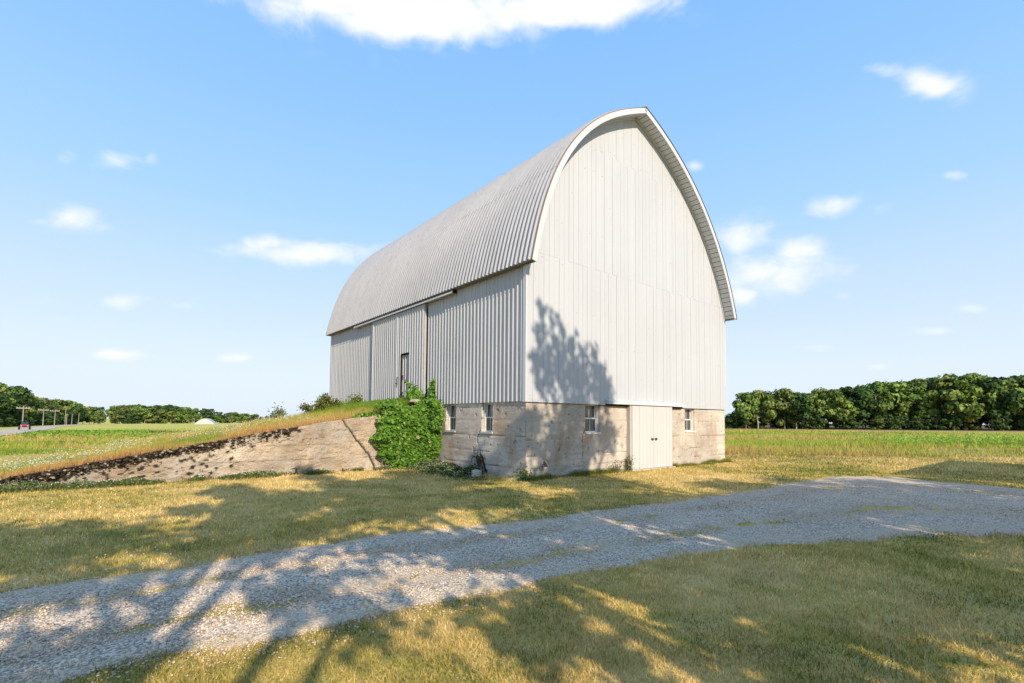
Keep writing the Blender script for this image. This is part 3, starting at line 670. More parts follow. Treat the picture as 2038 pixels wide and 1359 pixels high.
rend = -OV+.005+(nsh+1)*4*PITCH_
def shell(Cv, Nv, d0, d1, y0, y1, i0=0, i1=48):
    mm = MB(); rows = range(i0, i1+1); vs = []
    for r in rows:
        for d in (d0, d1):
            c_ = Cv[r]+Nv[r]*d; vs += [(c_[0], y0, c_[1]), (c_[0], y1, c_[1])]
    n = i1-i0+1; fs = []
    for j in range(n-1):
        o, q_ = 4*j, 4*(j+1); fs += [(o, o+1, q_+1, q_), (o+3, o+2, q_+2, q_+3), (o, q_, q_+2, o+2), (o+1, o+3, q_+3, q_+1)]
    fs += [(0, 2, 3, 1), (4*n-4, 4*n-3, 4*n-1, 4*n-2)]
    return mm.add(vs, fs)
for Cv, Nv in ((CL, NL), (CR, NR)):
    shell(Cv, Nv, -.05, -.085, -OV+.03, rend-.05).build('roof_deck', 'old_wood', BARN)
    shell(Cv, Nv, -.20, -.035, -OV-.022, -OV+.004).build('fascia', 'white_trim', BARN)
    shell(Cv, Nv, -.034, .012 if Cv is CR else -.016, -OV-.03, -OV+.004).build('roof_edge_strip', 'dark_edge' if Cv is CR else 'rust_edge', BARN)
    # soffit boards across the overhang
    st = 1
    i = 0
    while i < 48:
        j = min(i+st, 48); sb = shell(Cv, Nv, -.185, -.155, -OV+.004, -.062, i, j)
        me = sb.mesh('soffit_board'); c_ = (Cv[i]+Cv[j])/2
        # small gap between boards
        for v in me.vertices:
            v.co.x = c_[0]+(v.co.x-c_[0])*.90; v.co.z = c_[1]+(v.co.z-c_[1])*.90
        link('soffit_board', me, 'white_trim', BARN); i = j
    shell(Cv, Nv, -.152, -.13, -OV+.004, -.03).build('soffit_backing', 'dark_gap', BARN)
    shell(Cv, Nv, -.23, -.10, -.085, -.06).build('frieze_board', 'white_trim', BARN)
m = MB(); c_ = CL[-1]; m.hexa([(c_[0]-.16, -OV-.02, c_[1]-.07), (c_[0]-.16, rend, c_[1]-.07), (c_[0], rend, c_[1]+.015), (c_[0], -OV-.02, c_[1]+.015), (c_[0]-.16, -OV-.02, c_[1]-.055), (c_[0]-.16, rend, c_[1]-.055), (c_[0], rend, c_[1]+.035), (c_[0], -OV-.02, c_[1]+.035)])
m.hexa([(c_[0], -OV-.02, c_[1]+.015), (c_[0], rend, c_[1]+.015), (c_[0]+.16, rend, c_[1]-.07), (c_[0]+.16, -OV-.02, c_[1]-.07), (c_[0], -OV-.02, c_[1]+.035), (c_[0], rend, c_[1]+.035), (c_[0]+.16, rend, c_[1]-.055), (c_[0]+.16, -OV-.02, c_[1]-.055)])
m.build('ridge_cap', 'galvanised', BARN)
# eave returns: close the eave underside and the ends of the fascia
m = MB(); m.box(CL[0][0]+.03, -.03, -OV+.02, rend-.06, 5.86, 5.89); m.build('eave_board', 'old_wood', BARN)
m = MB(); m.box(W+.045, CR[-1][0]-.01, -OV+.02, rend-.06, 5.83, 5.86); m.build('eave_board', 'old_wood', BARN)
m = MB(); m.hexa([(CR[-1][0]-.20, -OV-.024, 5.81), (CR[-1][0]+.01, -OV-.024, 5.81), (CR[-1][0]+.01, .0, 5.81), (CR[-1][0]-.20, 0, 5.81), (CR[-1][0]-.20, -OV-.024, 5.835), (CR[-1][0]+.01, -OV-.024, 5.835), (CR[-1][0]+.01, .0, 5.835), (CR[-1][0]-.20, 0, 5.835)])
m.build('eave_return', 'dark_edge', BARN)

# ---- windows
def window(u0, u1, z0, z1, side, grey):
    """built in a plane: u along wall, d into wall"""
    Wn = empty('window', (0, 0, 0), 0, BARN)
    P_ = (lambda u, d, z: (u, d, z)) if not side else (lambda u, d, z: (d, u, z))
    def bx(mm, ua, ub, da, db, za, zb):
        vs = [P_(ua, da, za), P_(ub, da, za), P_(ub, db, za), P_(ua, db, za), P_(ua, da, zb), P_(ub, da, zb), P_(ub, db, zb), P_(ua, db, zb)]; return mm.hexa(vs)
    pm = 'window_paint'
    m = MB(); bx(m, u0+.004, u0+.05, .09, .20, z0, z1); bx(m, u1-.05, u1-.004, .09, .20, z0, z1); bx(m, u0+.05, u1-.05, .09, .20, z1-.04, z1-.002); m.build('window_frame', pm, Wn)
    m = MB(); bx(m, u0-.01, u1+.01, -.045, .20, z0-.035, z0+.02); m.build('window_sill', 'weathered_jamb' if grey else pm, Wn)
    zm = (z0+z1)/2-.01; uc = (u0+u1)/2
    for (za, zb, d) in ((z0+.02, zm+.015, .12), (zm-.015, z1-.04, .155)):
        S_ = MB(); a_, b_ = u0+.05, u1-.05; t = .035
        bx(S_, a_, a_+t, d, d+.03, za, zb); bx(S_, b_-t, b_, d, d+.03, za, zb); bx(S_, a_+t, b_-t, d, d+.03, za, za+t); bx(S_, a_+t, b_-t, d, d+.03, zb-t, zb); bx(S_, uc-.01, uc+.01, d+.002, d+.028, za+t, zb-t)
        so = S_.build('sash', pm, Wn)
        for (p0, p1) in ((a_+t, uc-.01), (uc+.01, b_-t)):
            m = MB(); bx(m, p0, p1, d+.012, d+.018, za+t, zb-t); m.build('pane', 'window_glass', so)
for o_ in GW: window(*o_, False, False)
for o_ in SW: window(*o_, True, True)
# ---- basement double door
PX = [4.46, 5.66, 6.78]
for q_ in range(2):
    x0, x1 = PX[q_]+.006, PX[q_+1]-.006
    DL = empty('basement_door', (0, 0, 0), 0, BARN); n = 6; w_ = (x1-x0)/n
    for i in range(n):
        m = MB(); y_ = -.165+random.uniform(-.002, .002); m.box(x0+i*w_+.003, x0+(i+1)*w_-.003, y_, y_+.022, .045, 2.125); m.build('door_plank', 'door_paint', DL, bevel=.003)
    m = MB(); m.box(x0, x1, -.142, -.10, .06, .18).box(x0, x1, -.142, -.10, 1.0, 1.12).box(x0, x1, -.142, -.10, 1.98, 2.10).box(x0, x1, -.141, -.137, .05, 2.12); m.build('door_brace', 'weathered_jamb', DL)
    xc = (x1-.10) if q_ == 0 else x0+.10
    m = MB(); m.box(xc-.055, xc+.055, -.185, -.165, 1.03, 1.05).box(xc-.05, xc-.02, -.20, -.165, 1.0, 1.035).box(xc+.02, xc+.05, -.20, -.165, 1.0, 1.035).box(xc-.02, xc+.02, -.205, -.165, .975, 1.01); m.build('door_handle', 'iron', DL)
m = MB(); m.box(4.37, 4.455, -.15, .16, .0, 2.14).box(6.79, 6.84, -.04, .16, .0, 2.14); m.build('door_jamb_or_gap', 'weathered_jamb', BARN)
m = MB(); m.box(4.45, 6.79, .12, .16, -.05, 2.15); m.build('door_opening_back', 'dark_gap', BARN)
m = MB(); m.box(4.36, 6.86, -.24, .2, -.08, .038); m.build('door_step', 'concrete', BARN, bevel=.01)
m = MB(); m.hexa([(3.25, -.20, 2.15), (7.57, -.20, 2.15), (7.57, -.06, 2.15), (3.25, -.06, 2.15), (3.25, -.20, 2.235), (7.57, -.20, 2.235), (7.57, -.06, 2.29), (3.25, -.06, 2.29)])
m.build('door_track', 'white_trim', BARN)
m = MB(); m.box(3.27, 7.55, -.10, -.05, 2.09, 2.15); m.build('track_rail', 'dark_gap', BARN)

# ==================================================================== VEGETATION HELPERS
def leaf_quads(P_, Nrm, size, col, droop=0, rand=rng, shape='diamond'):
    """one bent 2-tri leaf per point"""
    n = len(P_); Nrm = Nrm/np.linalg.norm(Nrm, axis=1)[:, None]
    r = rand.normal(size=(n, 3)); t = np.cross(Nrm, r); t /= np.linalg.norm(t, axis=1)[:, None]; b = np.cross(Nrm, t)
    sz = size[:, None]
    v0 = P_-t*sz*.5; v1 = P_+b*sz*.42+Nrm*sz*.08; v2 = P_+t*sz*.55-Nrm*sz*.10; v3 = P_-b*sz*.42+Nrm*sz*.08
    V = np.stack([v0, v1, v2, v3], 1).reshape(-1, 3); F = np.arange(4*n).reshape(n, 4)
    return V, F, np.repeat(col, 4, 0)
def blades(P_, h, w, col, lean=.5, rand=rng, tipdark=0):
    n = len(P_); an = rand.uniform(0, 2*np.pi, n); la = rand.uniform(0, 2*np.pi, n); le = np.abs(rand.normal(0, lean, n))*h
    s_ = np.stack([np.cos(an)*w/2, np.sin(an)*w/2, np.zeros(n)], -1)
    tip = P_+np.stack([np.cos(la)*le, np.sin(la)*le, h], -1)
    V = np.stack([P_-s_, P_+s_, tip], 1).reshape(-1, 3); F = np.arange(3*n).reshape(n, 3)
    c0 = col*.85; C_ = np.stack([c0, c0, col*1.12], 1).reshape(-1, 3)
    return V, F, C_
def tube_arrays(segs, n=6):
    V = []; F = []
    for (p, q_, r0, r1) in segs:
        p, q_ = Vector(p), Vector(q_); d = (q_-p).normalized(); a = d.orthogonal().normalized(); b = d.cross(a); o = len(V)
        for c, r in ((p, r0), (q_, r1)):
            for i in range(n): t = 2*math.pi*i/n; V.append(c+a*(r*math.cos(t))+b*(r*math.sin(t)))
        F += [(o+i, o+(i+1) % n, o+n+(i+1) % n, o+n+i) for i in range(n)]
    return np.array([tuple(v) for v in V]), np.array(F)

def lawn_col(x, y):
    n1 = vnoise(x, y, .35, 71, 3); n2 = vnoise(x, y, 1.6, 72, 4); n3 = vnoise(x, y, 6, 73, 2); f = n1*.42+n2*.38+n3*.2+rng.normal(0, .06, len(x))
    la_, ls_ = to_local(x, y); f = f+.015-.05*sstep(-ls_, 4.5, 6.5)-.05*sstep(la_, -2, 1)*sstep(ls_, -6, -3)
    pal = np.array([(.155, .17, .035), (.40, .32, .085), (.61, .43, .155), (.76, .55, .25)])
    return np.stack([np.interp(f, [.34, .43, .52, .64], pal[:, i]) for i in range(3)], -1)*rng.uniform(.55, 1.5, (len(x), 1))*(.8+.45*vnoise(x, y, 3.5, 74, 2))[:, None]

# ---- lawn grass: denser near the camera
def scatter(n, rmin, rmax, amax=1.02, power=1.0):
    u = rng.uniform(0, 1, n); r = rmin*(rmax/rmin)**(u**power)   # density ~1/r^2
    a = rng.uniform(-amax, amax, n); return r*np.sin(a), r*np.cos(a), r
x, y, r = scatter(560000, 2.0, 34)
la, ls = to_local(x, y)
def edge_dist(x, y):
    E_ = np.concatenate([A[::4], B[::4]]); d = np.empty(len(x))
    for i in range(0, len(x), 40000): d[i:i+40000] = np.sqrt(((x[i:i+40000, None]-E_[None, :, 0])**2+(y[i:i+40000, None]-E_[None, :, 1])**2).min(1))
    return d
ipy = in_poly(x, y, POLYC); keep_ = ~ipy; j_ = np.where(ipy)[0]; dj = edge_dist(x[j_], y[j_]); keep_[j_] = dj < .42*np.clip(vnoise(x[j_], y[j_], 3.5, 77, 3)*2.2-.72, 0, 1)*rng.uniform(.3, 1.3, len(j_))
ok = keep_ & ~((la > -.1) & (la < W+.1) & (ls > -.05) & (ls < L)) & ~((ls > 5.0) & (ls < 24) & (la > -13) & (la <= .1)) & (y > 1.2)
x, y, r = x[ok], y[ok], r[ok]
h = (.014+.024*vnoise(x, y, 2.2, 81))*rng.uniform(.5, 1.6, len(x))*(1+r/20)
wd = .0027*(1+r/3.0)
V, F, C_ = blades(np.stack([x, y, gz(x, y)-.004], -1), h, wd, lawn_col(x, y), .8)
o = link('lawn_grass', np_mesh('lawn_grass', V, F, C_), 'grass_blade'); tag(o, 'short patchy green and straw coloured mown grass', 'grass', None, 'stuff')
# sparse tufts creeping into the drive and along its edges
x, y, r = scatter(120000, 2.2, 24); ins = in_poly(x, y, POLYC)
nn_ = vnoise(x, y, 1.1, 91, 4)
ok = ins & (nn_ > .66) & (vnoise(x, y, 6, 92, 2) > .5); x, y, r = x[ok], y[ok], r[ok]
V, F, C_ = blades(np.stack([x, y, gz(x, y)], -1), rng.uniform(.015, .05, len(x)), .004*(1+r/5), lawn_col(x, y)*.9, .8)
o = link('driveway_grass', np_mesh('driveway_grass', V, F, C_), 'grass_blade'); tag(o, 'thin grass sprouting through the gravel drive', 'grass', None, 'stuff')

# ---- gravel stones
x, y, r = scatter(240000, 2.2, 17); ins = in_poly(x, y, POLYC); j_ = np.where(~ins & (y > 1.5))[0]; dj = edge_dist(x[j_], y[j_]); ins[j_] = dj < .40*rng.uniform(0, 1, len(j_))**4; x, y, r = x[ins], y[ins], r[ins]
keep = vnoise(x, y, .8, 95, 3) > rng.uniform(.25, .5, len(x)); x, y, r = x[keep], y[keep], r[keep]
n = len(x); sz = rng.lognormal(math.log(.0064), .34, n)*(1+r/16); sz = np.clip(sz, .0035, .0135)
base = np.array([(1, 0, 0), (0, 1, 0), (-1, 0, 0), (0, -1, 0), (0, 0, 1), (0, 0, -1)], float)
sc_ = rng.uniform(.6, 1.3, (n, 1, 3))*np.array([1, 1, .65]); an = rng.uniform(0, 6.3, n); ca, sa = np.cos(an)[:, None], np.sin(an)[:, None]
v = (base[None]+rng.normal(0, .18, (n, 6, 3)))*sc_*sz[:, None, None]
vx = v[..., 0]*ca-v[..., 1]*sa; vy = v[..., 0]*sa+v[..., 1]*ca
V = np.stack([vx+x[:, None], vy+y[:, None], v[..., 2]+(gz(x, y)+.012)[:, None]], -1).reshape(-1, 3)
fb = np.array([(0, 1, 4), (1, 2, 4), (2, 3, 4), (3, 0, 4), (1, 0, 5), (2, 1, 5), (3, 2, 5), (0, 3, 5)]); F = (fb[None]+np.arange(n)[:, None, None]*6).reshape(-1, 3)
tn = np.clip(rng.normal(.62, .15, n), .10, .86); hue = rng.uniform(-.03, .06, n); C_ = np.stack([tn*(1+hue), tn*.81, tn*(.62-hue*.8)], -1)
o = link('gravel_stones', np_mesh('gravel_stones', V, F, np.repeat(C_, 6, 0)), 'stone_chip'); tag(o, 'loose grey and tan crushed stones on the drive', 'gravel', None, 'stuff')

# ---- tall dry grass on the bank
n = 150000
la = rng.uniform(-13.2, -.05, n); ls = 5.25+np.abs(rng.normal(0, 1, n))*3.5; ok = (ls < 20); la, ls = la[ok], ls[ok]
x = CX0+gx*la-gy*ls; y = CY0+gy*la+gx*ls; z = bank_h(la, ls)+terrain(x, y)-.02
edge_ = np.exp(-(ls-5.25)/.7); nn_ = vnoise(la, ls, .9, 101, 3)
tan = np.array([.50, .30, .115]); grn = np.array([.24, .29, .05]); yl = np.array([.42, .38, .09])
f = np.clip(edge_*1.0+nn_*.9-.35, 0, 1)[:, None]; c_ = tan*f+(grn*(nn_[:, None] < .5)+yl*(nn_[:, None] >= .5))*(1-f)
nearbarn = sstep(la, -2.6, -.8)[:, None]; c_ = c_*(1-nearbarn)+np.array([.15, .24, .03])*nearbarn
h = rng.uniform(.05, .24, len(x))*(.55+nn_); c_ = c_*rng.uniform(.7, 1.3, (len(x), 1))
V, F, C_ = blades(np.stack([x, y, z], -1), h, np.full(len(x), .014), c_, .35)
o = link('bank_grass', np_mesh('bank_grass', V, F, C_), 'grass_blade'); tag(o, 'tall dry tan and green grass on the ramp', 'grass', None, 'stuff')
# ---- field grass, left and right, beyond the lawn
x, y, r = scatter(210000, 20, 120, 1.0); la, ls = to_local(x, y)
ok = ~((la > -13) & (la < W+.2) & (ls > -.2) & (ls < 22)) & ((y > 24) | (x < -20))
x, y, r = x[ok], y[ok], r[ok]; n1 = vnoise(x*.4, y, .2, 111, 3); n2 = vnoise(x, y, .9, 112, 2); f = n1*.7+n2*.3
grnband = ((x > 0) & (y > 34) & (y < 42)); 
pal = np.array([(.16, .24, .03), (.27, .33, .05), (.40, .38, .08), (.47, .34, .12)])
c_ = np.stack([np.interp(f, [.35, .45, .55, .65], pal[:, i]) for i in range(3)], -1)
c_[grnband] = np.array([.30, .38, .05])
rd = np.min(np.hypot(x[:, None]-ln[None, :, 0], y[:, None]-ln[None, :, 1]), 1) < 4.5
h = rng.uniform(.05, .22, len(x))*(1+1.2*(n1 > .55)); h[grnband] *= 1.0
h = np.where(rd, 0.01, h)
c_ *= rng.uniform(.75, 1.25, (len(x), 1))
V, F, C_ = blades(np.stack([x, y, terrain(x, y)-.01], -1), h, .02*(r/20), c_, .5)
o = link('field_grass', np_mesh('field_grass', V, F, C_), 'grass_blade'); tag(o, 'rough yellow green grass of the open fields', 'grass', None, 'stuff')

# ---- white wild flowers: clusters of tiny petals on stems
def flowers(name, x, y, z, h, sz, label):
    n = len(x); P_ = np.stack([x, y, z+h], -1); nr = rng.normal(size=(n, 3))*.5+np.array([0, -.4, 1]); 
    V, F, C_ = leaf_quads(P_, nr, sz, np.tile(np.array([[.74, .73, .60]]), (n, 1))*rng.uniform(.8, 1.1, (n, 1)))
    o = link(name, np_mesh(name, V, F, C_), 'petal'); tag(o, label, 'wildflowers', None, 'stuff')
n = 16000; la = rng.uniform(-13, -3.2, n); ls = 5.9+np.abs(rng.normal(0, 1, n))*4.0; cl_ = vnoise(la, ls, 1.3, 121, 3)+rng.normal(0, .07, n); ok = (cl_ > .52) & (ls < 17); la, ls = la[ok], ls[ok]
x = CX0+gx*la-gy*ls; y = CY0+gy*la+gx*ls; n = len(x)
flowers('bank_wildflowers', x, y, bank_h(la, ls)+terrain(x, y), rng.uniform(.06, .28, n), rng.uniform(.014, .034, n), 'white wild flowers along the grassy ramp')
# base of the retaining wall and foundation: weeds + flowers
def weeds(name, a0, a1, smean, sw, n, hmax, col, label, seed, cat='weeds'):
    la = rng.uniform(a0, a1, n); ls = smean+rng.normal(0, sw, n); cl_ = vnoise(la, ls, 1.5, seed, 3); ok = cl_ > .475; la, ls, cl_ = la[ok], ls[ok], cl_[ok]
    x = CX0+gx*la-gy*ls; y = CY0+gy*la+gx*ls; n = len(x); P_ = np.stack([x, y, rng.uniform(0, 1, n)*hmax*(cl_-.3)*2], -1)
    c_ = np.array(col)*rng.uniform(.5, 1.5, (n, 1)); V, F, C_ = leaf_quads(P_, rng.normal(size=(n, 3))+np.array([0, 0, .8]), rng.uniform(.015, .05, n), c_)
    V2, F2, C2 = blades(np.stack([x, y, np.zeros(n)], -1), P_[:, 2]+.05, np.full(n, .008), c_*1.1, .4)
    me = np_mesh(name, np.concatenate([V, V2]), np.concatenate([F[:, [0, 1, 2]], F[:, [0, 2, 3]], F2+len(V)]), np.concatenate([C_, C2])); o = link(name, me, 'grass_blade'); tag(o, label, cat, None, 'stuff')
    return x, y, P_[:, 2]
x, y, z = weeds('retaining_wall_weeds', -12.5, -.3, 4.86, .13, 15000, .20, (.13, .17, .055), 'low weeds along the foot of the retaining wall', 131)
s_ = rng.uniform(size=len(x)) < .2; flowers('wall_foot_flowers', x[s_], y[s_], z[s_], np.full(s_.sum(), .04), rng.uniform(.016, .034, s_.sum()), 'tiny white flowers along the foot of the retaining wall')
# side foundation weeds (strip lies at a<0, s 0..5)
n = 42000; ls = rng.uniform(.6, 5.0, n); la = -.28-np.abs(rng.normal(0, .42, n)); cl_ = vnoise(la, ls, 1.6, 141, 3); ok = (cl_ > .40+.1*(ls < 1.5)) & (la > -1.9); la, ls, cl_ = la[ok], ls[ok], cl_[ok]
x = CX0+gx*la-gy*ls; y = CY0+gy*la+gx*ls; n = len(x); zz = rng.uniform(0, 1, n)*.34*(cl_-.2)*2*np.exp(la+.2)
c_ = np.array((.085, .125, .035))*rng.uniform(.5, 1.6, (n, 1)); V, F, C_ = leaf_quads(np.stack([x, y, zz], -1), rng.normal(size=(n, 3))+np.array([0, 0, .8]), rng.uniform(.015, .045, n), c_)
o = link('foundation_weeds', np_mesh('foundation_weeds', V, F, C_), 'grass_blade'); tag(o, 'dark green weeds below the basement windows', 'weeds', None, 'stuff')
s_ = rng.uniform(size=n) < .07; flowers('foundation_flowers', x[s_], y[s_], zz[s_], np.full(s_.sum(), .03), rng.uniform(.015, .03, s_.sum()), 'tiny white flowers below the basement windows')
# scattered lawn clover
x, y, r = scatter(5000, 5, 30, .9); ok = (vnoise(x, y, .45, 151, 3) > .56) & ~in_poly(x, y, POLYC); la, ls = to_local(x, y); ok &= ~((la > -.1) & (ls > 0)) & ~((ls > 5.0) & (la > -14)) & (x < 8) & (ls > -5); x, y = x[ok], y[ok]
flowers('lawn_clover_flowers', x, y, gz(x, y), rng.uniform(.05, .08, len(x)), rng.uniform(.014, .028, len(x)), 'white clover flowers dotted over the lawn')
# gable foot weeds
la = rng.uniform(-.1, W+.1, 16000); ls = -.06-np.abs(rng.normal(0, .10, 16000)); dn_ = vnoise(la, la*0, 1.6, 161, 3); ok = (rng.uniform(size=16000) < np.clip((dn_-.25)*2.2, .1, 1)) & ~((la > 4.4) & (la < 6.85)); la, ls, dn_ = la[ok], ls[ok], dn_[ok]
x = CX0+gx*la-gy*ls; y = CY0+gy*la+gx*ls
V, F, C_ = blades(np.stack([x, y, np.zeros(len(x))], -1), rng.uniform(.04, .20, len(x))*dn_*1.5, np.full(len(x), .009), np.array((.20, .22, .045))*rng.uniform(.5, 1.5, (len(x), 1)), .4)
o = link('gable_foot_grass', np_mesh('gable_foot_grass', V, F, C_), 'grass_blade'); tag(o, 'uncut grass along the foot of the gable wall', 'grass', None, 'stuff')

# ---- leafy plants with stems
def leafy(name, local_pts, stems, size, cols, label, cat, nrm_bias=(0, 0, .6), mat='leaf', seed=0):
    R_ = empty(name, root, TH); n = len(local_pts); nr = rng.normal(size=(n, 3))*.8+np.array(nrm_bias)
    V, F, C_ = leaf_quads(local_pts, nr, size, cols); link('leaves', np_mesh('leaves', V, F, C_), mat, R_)
    if len(stems): V, F = tube_arrays(stems, 5); link('stem', np_mesh('stem', V, F), 'bark', R_)
    return tag(R_, label, cat)
# vine on the end of the retaining wall / barn side
def vine_pts(n):
    out = []
    while len(out) < n:
        a = random.uniform(-2.35, .05); z = random.uniform(.0, 2.75); 
        # silhouette in (a,z), bulging out along -s
        l = -2.02+.13*math.sin(z*4.1+.5)+.08*math.sin(z*11)+.05*math.sin(z*23); r_ = .12
        if z < .55: l += (.55-z)*.5; r_ -= (.55-z)*.9
        topz = 2.16+.08*math.sin(a*3.1+1)+.09*math.sin(a*7.3)+.05*math.sin(a*17)-(.55 if a < -1.9 else 0)*abs(a+1.9)
        if a < l or a > r_ or z > topz: continue
        e = min(a-l, r_-a, topz-z)+.08; bulge = .55*min(1, e/.55)**.5*(.65+.35*min(1, z/1.0))
        n_ = float(vnoise(np.array([a]), np.array([z]), 2.6, 171, 2)[0]); bulge *= .62+.75*n_
        d = bulge*(1-abs(random.gauss(0, .30))); out.append((a, 5.05-d-.32*max(0, (a+1.1)), z))
    return np.array(out)
pts = vine_pts(7600)
# right lobe hanging onto the barn side wall
lob = []
for _ in range(1500):
    t = random.random(); a = -.10-random.random()**.7*.40; s_ = 3.95+random.random()*.9; z = 1.25+random.random()*1.05
    if (s_-4.45)**2/.36+(z-1.78)**2/.34 < 1+random.uniform(-.2, .2): lob.append((a, s_, z))
sprig = []
for (a0, s0, z0, a1, s1, z1, nn) in ((-.12, 4.75, 2.15, -.10, 4.72, 2.98, 260), (-.5, 4.95, 2.2, -.35, 5.6, 2.75, 170), (-.45, 5.1, 2.35, -.6, 5.7, 2.6, 160), (-.35, 5.6, 2.75, -.3, 6.4, 3.0, 40), (-1.9, 5.2, 1.75, -2.7, 5.3, 1.68, 160), (-1.3, 5.2, 2.0, -1.9, 5.4, 2.05, 200)):
    for _ in range(nn):
        t = random.random(); w_ = .09*(1.25-t); sprig.append((a0+(a1-a0)*t+random.gauss(0, w_), s0+(s1-s0)*t+random.gauss(0, w_), z0+(z1-z0)*t+random.gauss(0, w_)))
ctl = []
for _ in range(500): ctl.append((random.uniform(-.5, .1), random.uniform(4.3, 4.9), random.uniform(0, .22)*random.random()))
pts = np.concatenate([pts, np.array(lob), np.array(sprig), np.array(ctl)]); n = len(pts)
g_ = rng.uniform(0, 1, n); c_ = np.array([.06, .15, .018])*(1-g_[:, None])+np.array([.20, .38, .045])*g_[:, None]; c_ *= rng.uniform(.7, 1.25, (n, 1)); c_[rng.uniform(size=n) < .015] = (.42, .36, .16)
stems = []
for k_ in range(16):
    a = random.uniform(-1.9, -.1); p_ = Vector((a, 4.85, .0))
    for j in range(7):
        q2 = p_+Vector((random.uniform(-.12, .12), random.uniform(-.06, .05), .3)); stems.append((p_, q2, .016, .012)); p_ = q2
leafy('climbing_vine', pts, stems, rng.lognormal(math.log(.10), .28, n).clip(.05, .18), c_, 'thick bright green climbing vine smothering the end of the retaining wall', 'vine', (-.35, -1.0, .55))
# bushes by the far corner
def bush(a, s, z, ra, rs, h, n, col, label, leafs=(.055, .105), name='bush', cat='bush'):
    pts = []; stems = []
    for k_ in range(14):
        ang = random.uniform(0, 6.28); t = random.random()**.5; tip = Vector((a+math.cos(ang)*ra*t, s+math.sin(ang)*rs*t, z+h*random.uniform(.6, 1.05)*(1-.45*t*t))); b0 = Vector((a+random.uniform(-.1, .1), s+random.uniform(-.1, .1), z-.05))
        stems.append((b0, tip, .018, .006))
        for _ in range(n//14):
            q3 = random.random()**.55; pp_ = b0.lerp(tip, q3)+Vector((random.gauss(0, .11), random.gauss(0, .11), random.gauss(0, .09))); pts.append(tuple(pp_))
    pts = np.array(pts); m_ = len(pts); c_ = np.array(col)*rng.uniform(.5, 1.6, (m_, 1)); return leafy(name, pts, stems, rng.uniform(*leafs, m_), c_, label, cat)
bush(-1.15, 12.6, 1.85, .95, .8, .85, 4600, (.15, .17, .04), 'wide olive green bush on the ramp at the far corner of the barn')
bush(-.25, 11.2, 2.1, .3, .35, .6, 700, (.17, .22, .045), 'small upright bush against the ribbed wall near the far corner')
bush(-2.75, 13.6, 1.55, .45, .4, .62, 420, (.14, .18, .05), 'thin sapling standing alone on the crest of the ramp', name='sapling', cat='sapling')
bush(-.18, -.12, 0, .12, .12, .3, 160, (.10, .15, .03), 'tuft of weeds at the near corner of the foundation', name='corner_weed', cat='weed')
bush(3.55, -.22, 0, .22, .12, .34, 260, (.20, .20, .07), 'brownish weed clump under the left basement window of the gable', (.02, .05), name='weed_clump', cat='weed')
bush(4.30, -.16, 0, .12, .1, .62, 150, (.17, .24, .04), 'yellow green weed climbing the left jamb of the basement door', (.03, .06), name='weed_stalk', cat='weed')
bush(.55, -.15, .4, .03, .03, .12, 40, (.12, .18, .03), 'tiny fern growing from the gable foundation near the corner', (.02, .04), name='wall_fern', cat='fern')
bush(-.12, 2.0, .25, .07, .16, .42, 300, (.04, .07, .018), 'dark weed growing out of the wide crack in the side foundation', (.03, .05), name='crack_weed', cat='weed')

# ==================================================================== TREES
def crown_arrays(rad, h0, h1, nclump, nleaf, leaf, seed, cols, lean=0, flat=.6, cs=1.0):
    r = np.random.default_rng(seed); P_ = []; Nn = []; Cc = []
    for i in range(nclump):
        t = r.uniform(0, 1); z = h0+(h1-h0)*t; prof_ = math.sin(math.pi*min(1, max(0.05, (t*.80+.16))))**.6
        a = r.uniform(0, 2*math.pi); rr = rad*prof_*r.uniform(.45, 1.0); c = np.array([math.cos(a)*rr, math.sin(a)*rr, z])
        cr_ = rad*r.uniform(.22, .42)*cs; m_ = nleaf//nclump; d = r.normal(size=(m_, 3)); d /= np.linalg.norm(d, axis=1)[:, None]
        q_ = r.uniform(.55, 1.05, (m_, 1)); P_.append(c+d*q_*cr_*np.array([1, 1, flat])); Nn.append(d+r.normal(size=(m_, 3))*.45+np.array([0, 0, .25])); Cc.append(np.array(cols[r.integers(len(cols))])*r.uniform(.65, 1.4)*r.uniform(.75, 1.25, (m_, 1)))
    P_ = np.concatenate(P_); Nn = np.concatenate(Nn); Cc = np.concatenate(Cc)
    V, F, C_ = leaf_quads(P_, Nn, r.uniform(leaf*.7, leaf*1.4, len(P_)), Cc, rand=r); return V, F, C_
def limb_arrays(h, r0, rad, seed, split=.3, nb=7):
    r = random.Random(seed); segs = []; p_ = Vector((0, 0, -.3)); n = 6; 
    for i in range(n):
        q_ = Vector((r.uniform(-.02, .02)*h, r.uniform(-.02, .02)*h, h*.85*(i+1)/n)); segs.append((p_, q_, r0*(1-i/n*.8), r0*(1-(i+1)/n*.8))); p_ = q_
        if i >= int(n*split):
            for _ in range(max(1, nb//n+1)):
                a = r.uniform(0, 6.28); tip = q_+Vector((math.cos(a)*rad*.7, math.sin(a)*rad*.7, h*r.uniform(.05, .2))); segs.append((q_, tip, r0*.35*(1-i/n*.6), r0*.08))
    return tube_arrays(segs, 6)
GR = {'dark': [(.045, .085, .03), (.065, .115, .035), (.085, .14, .04)], 'mid': [(.10, .17, .04), (.14, .21, .05), (.18, .24, .06)], 'olive': [(.13, .17, .045), (.17, .20, .06), (.10, .14, .04)], 'pale': [(.17, .23, .05), (.21, .26, .07), (.13, .19, .04)], 'brown': [(.20, .12, .06), (.14, .12, .04), (.10, .11, .03)]}
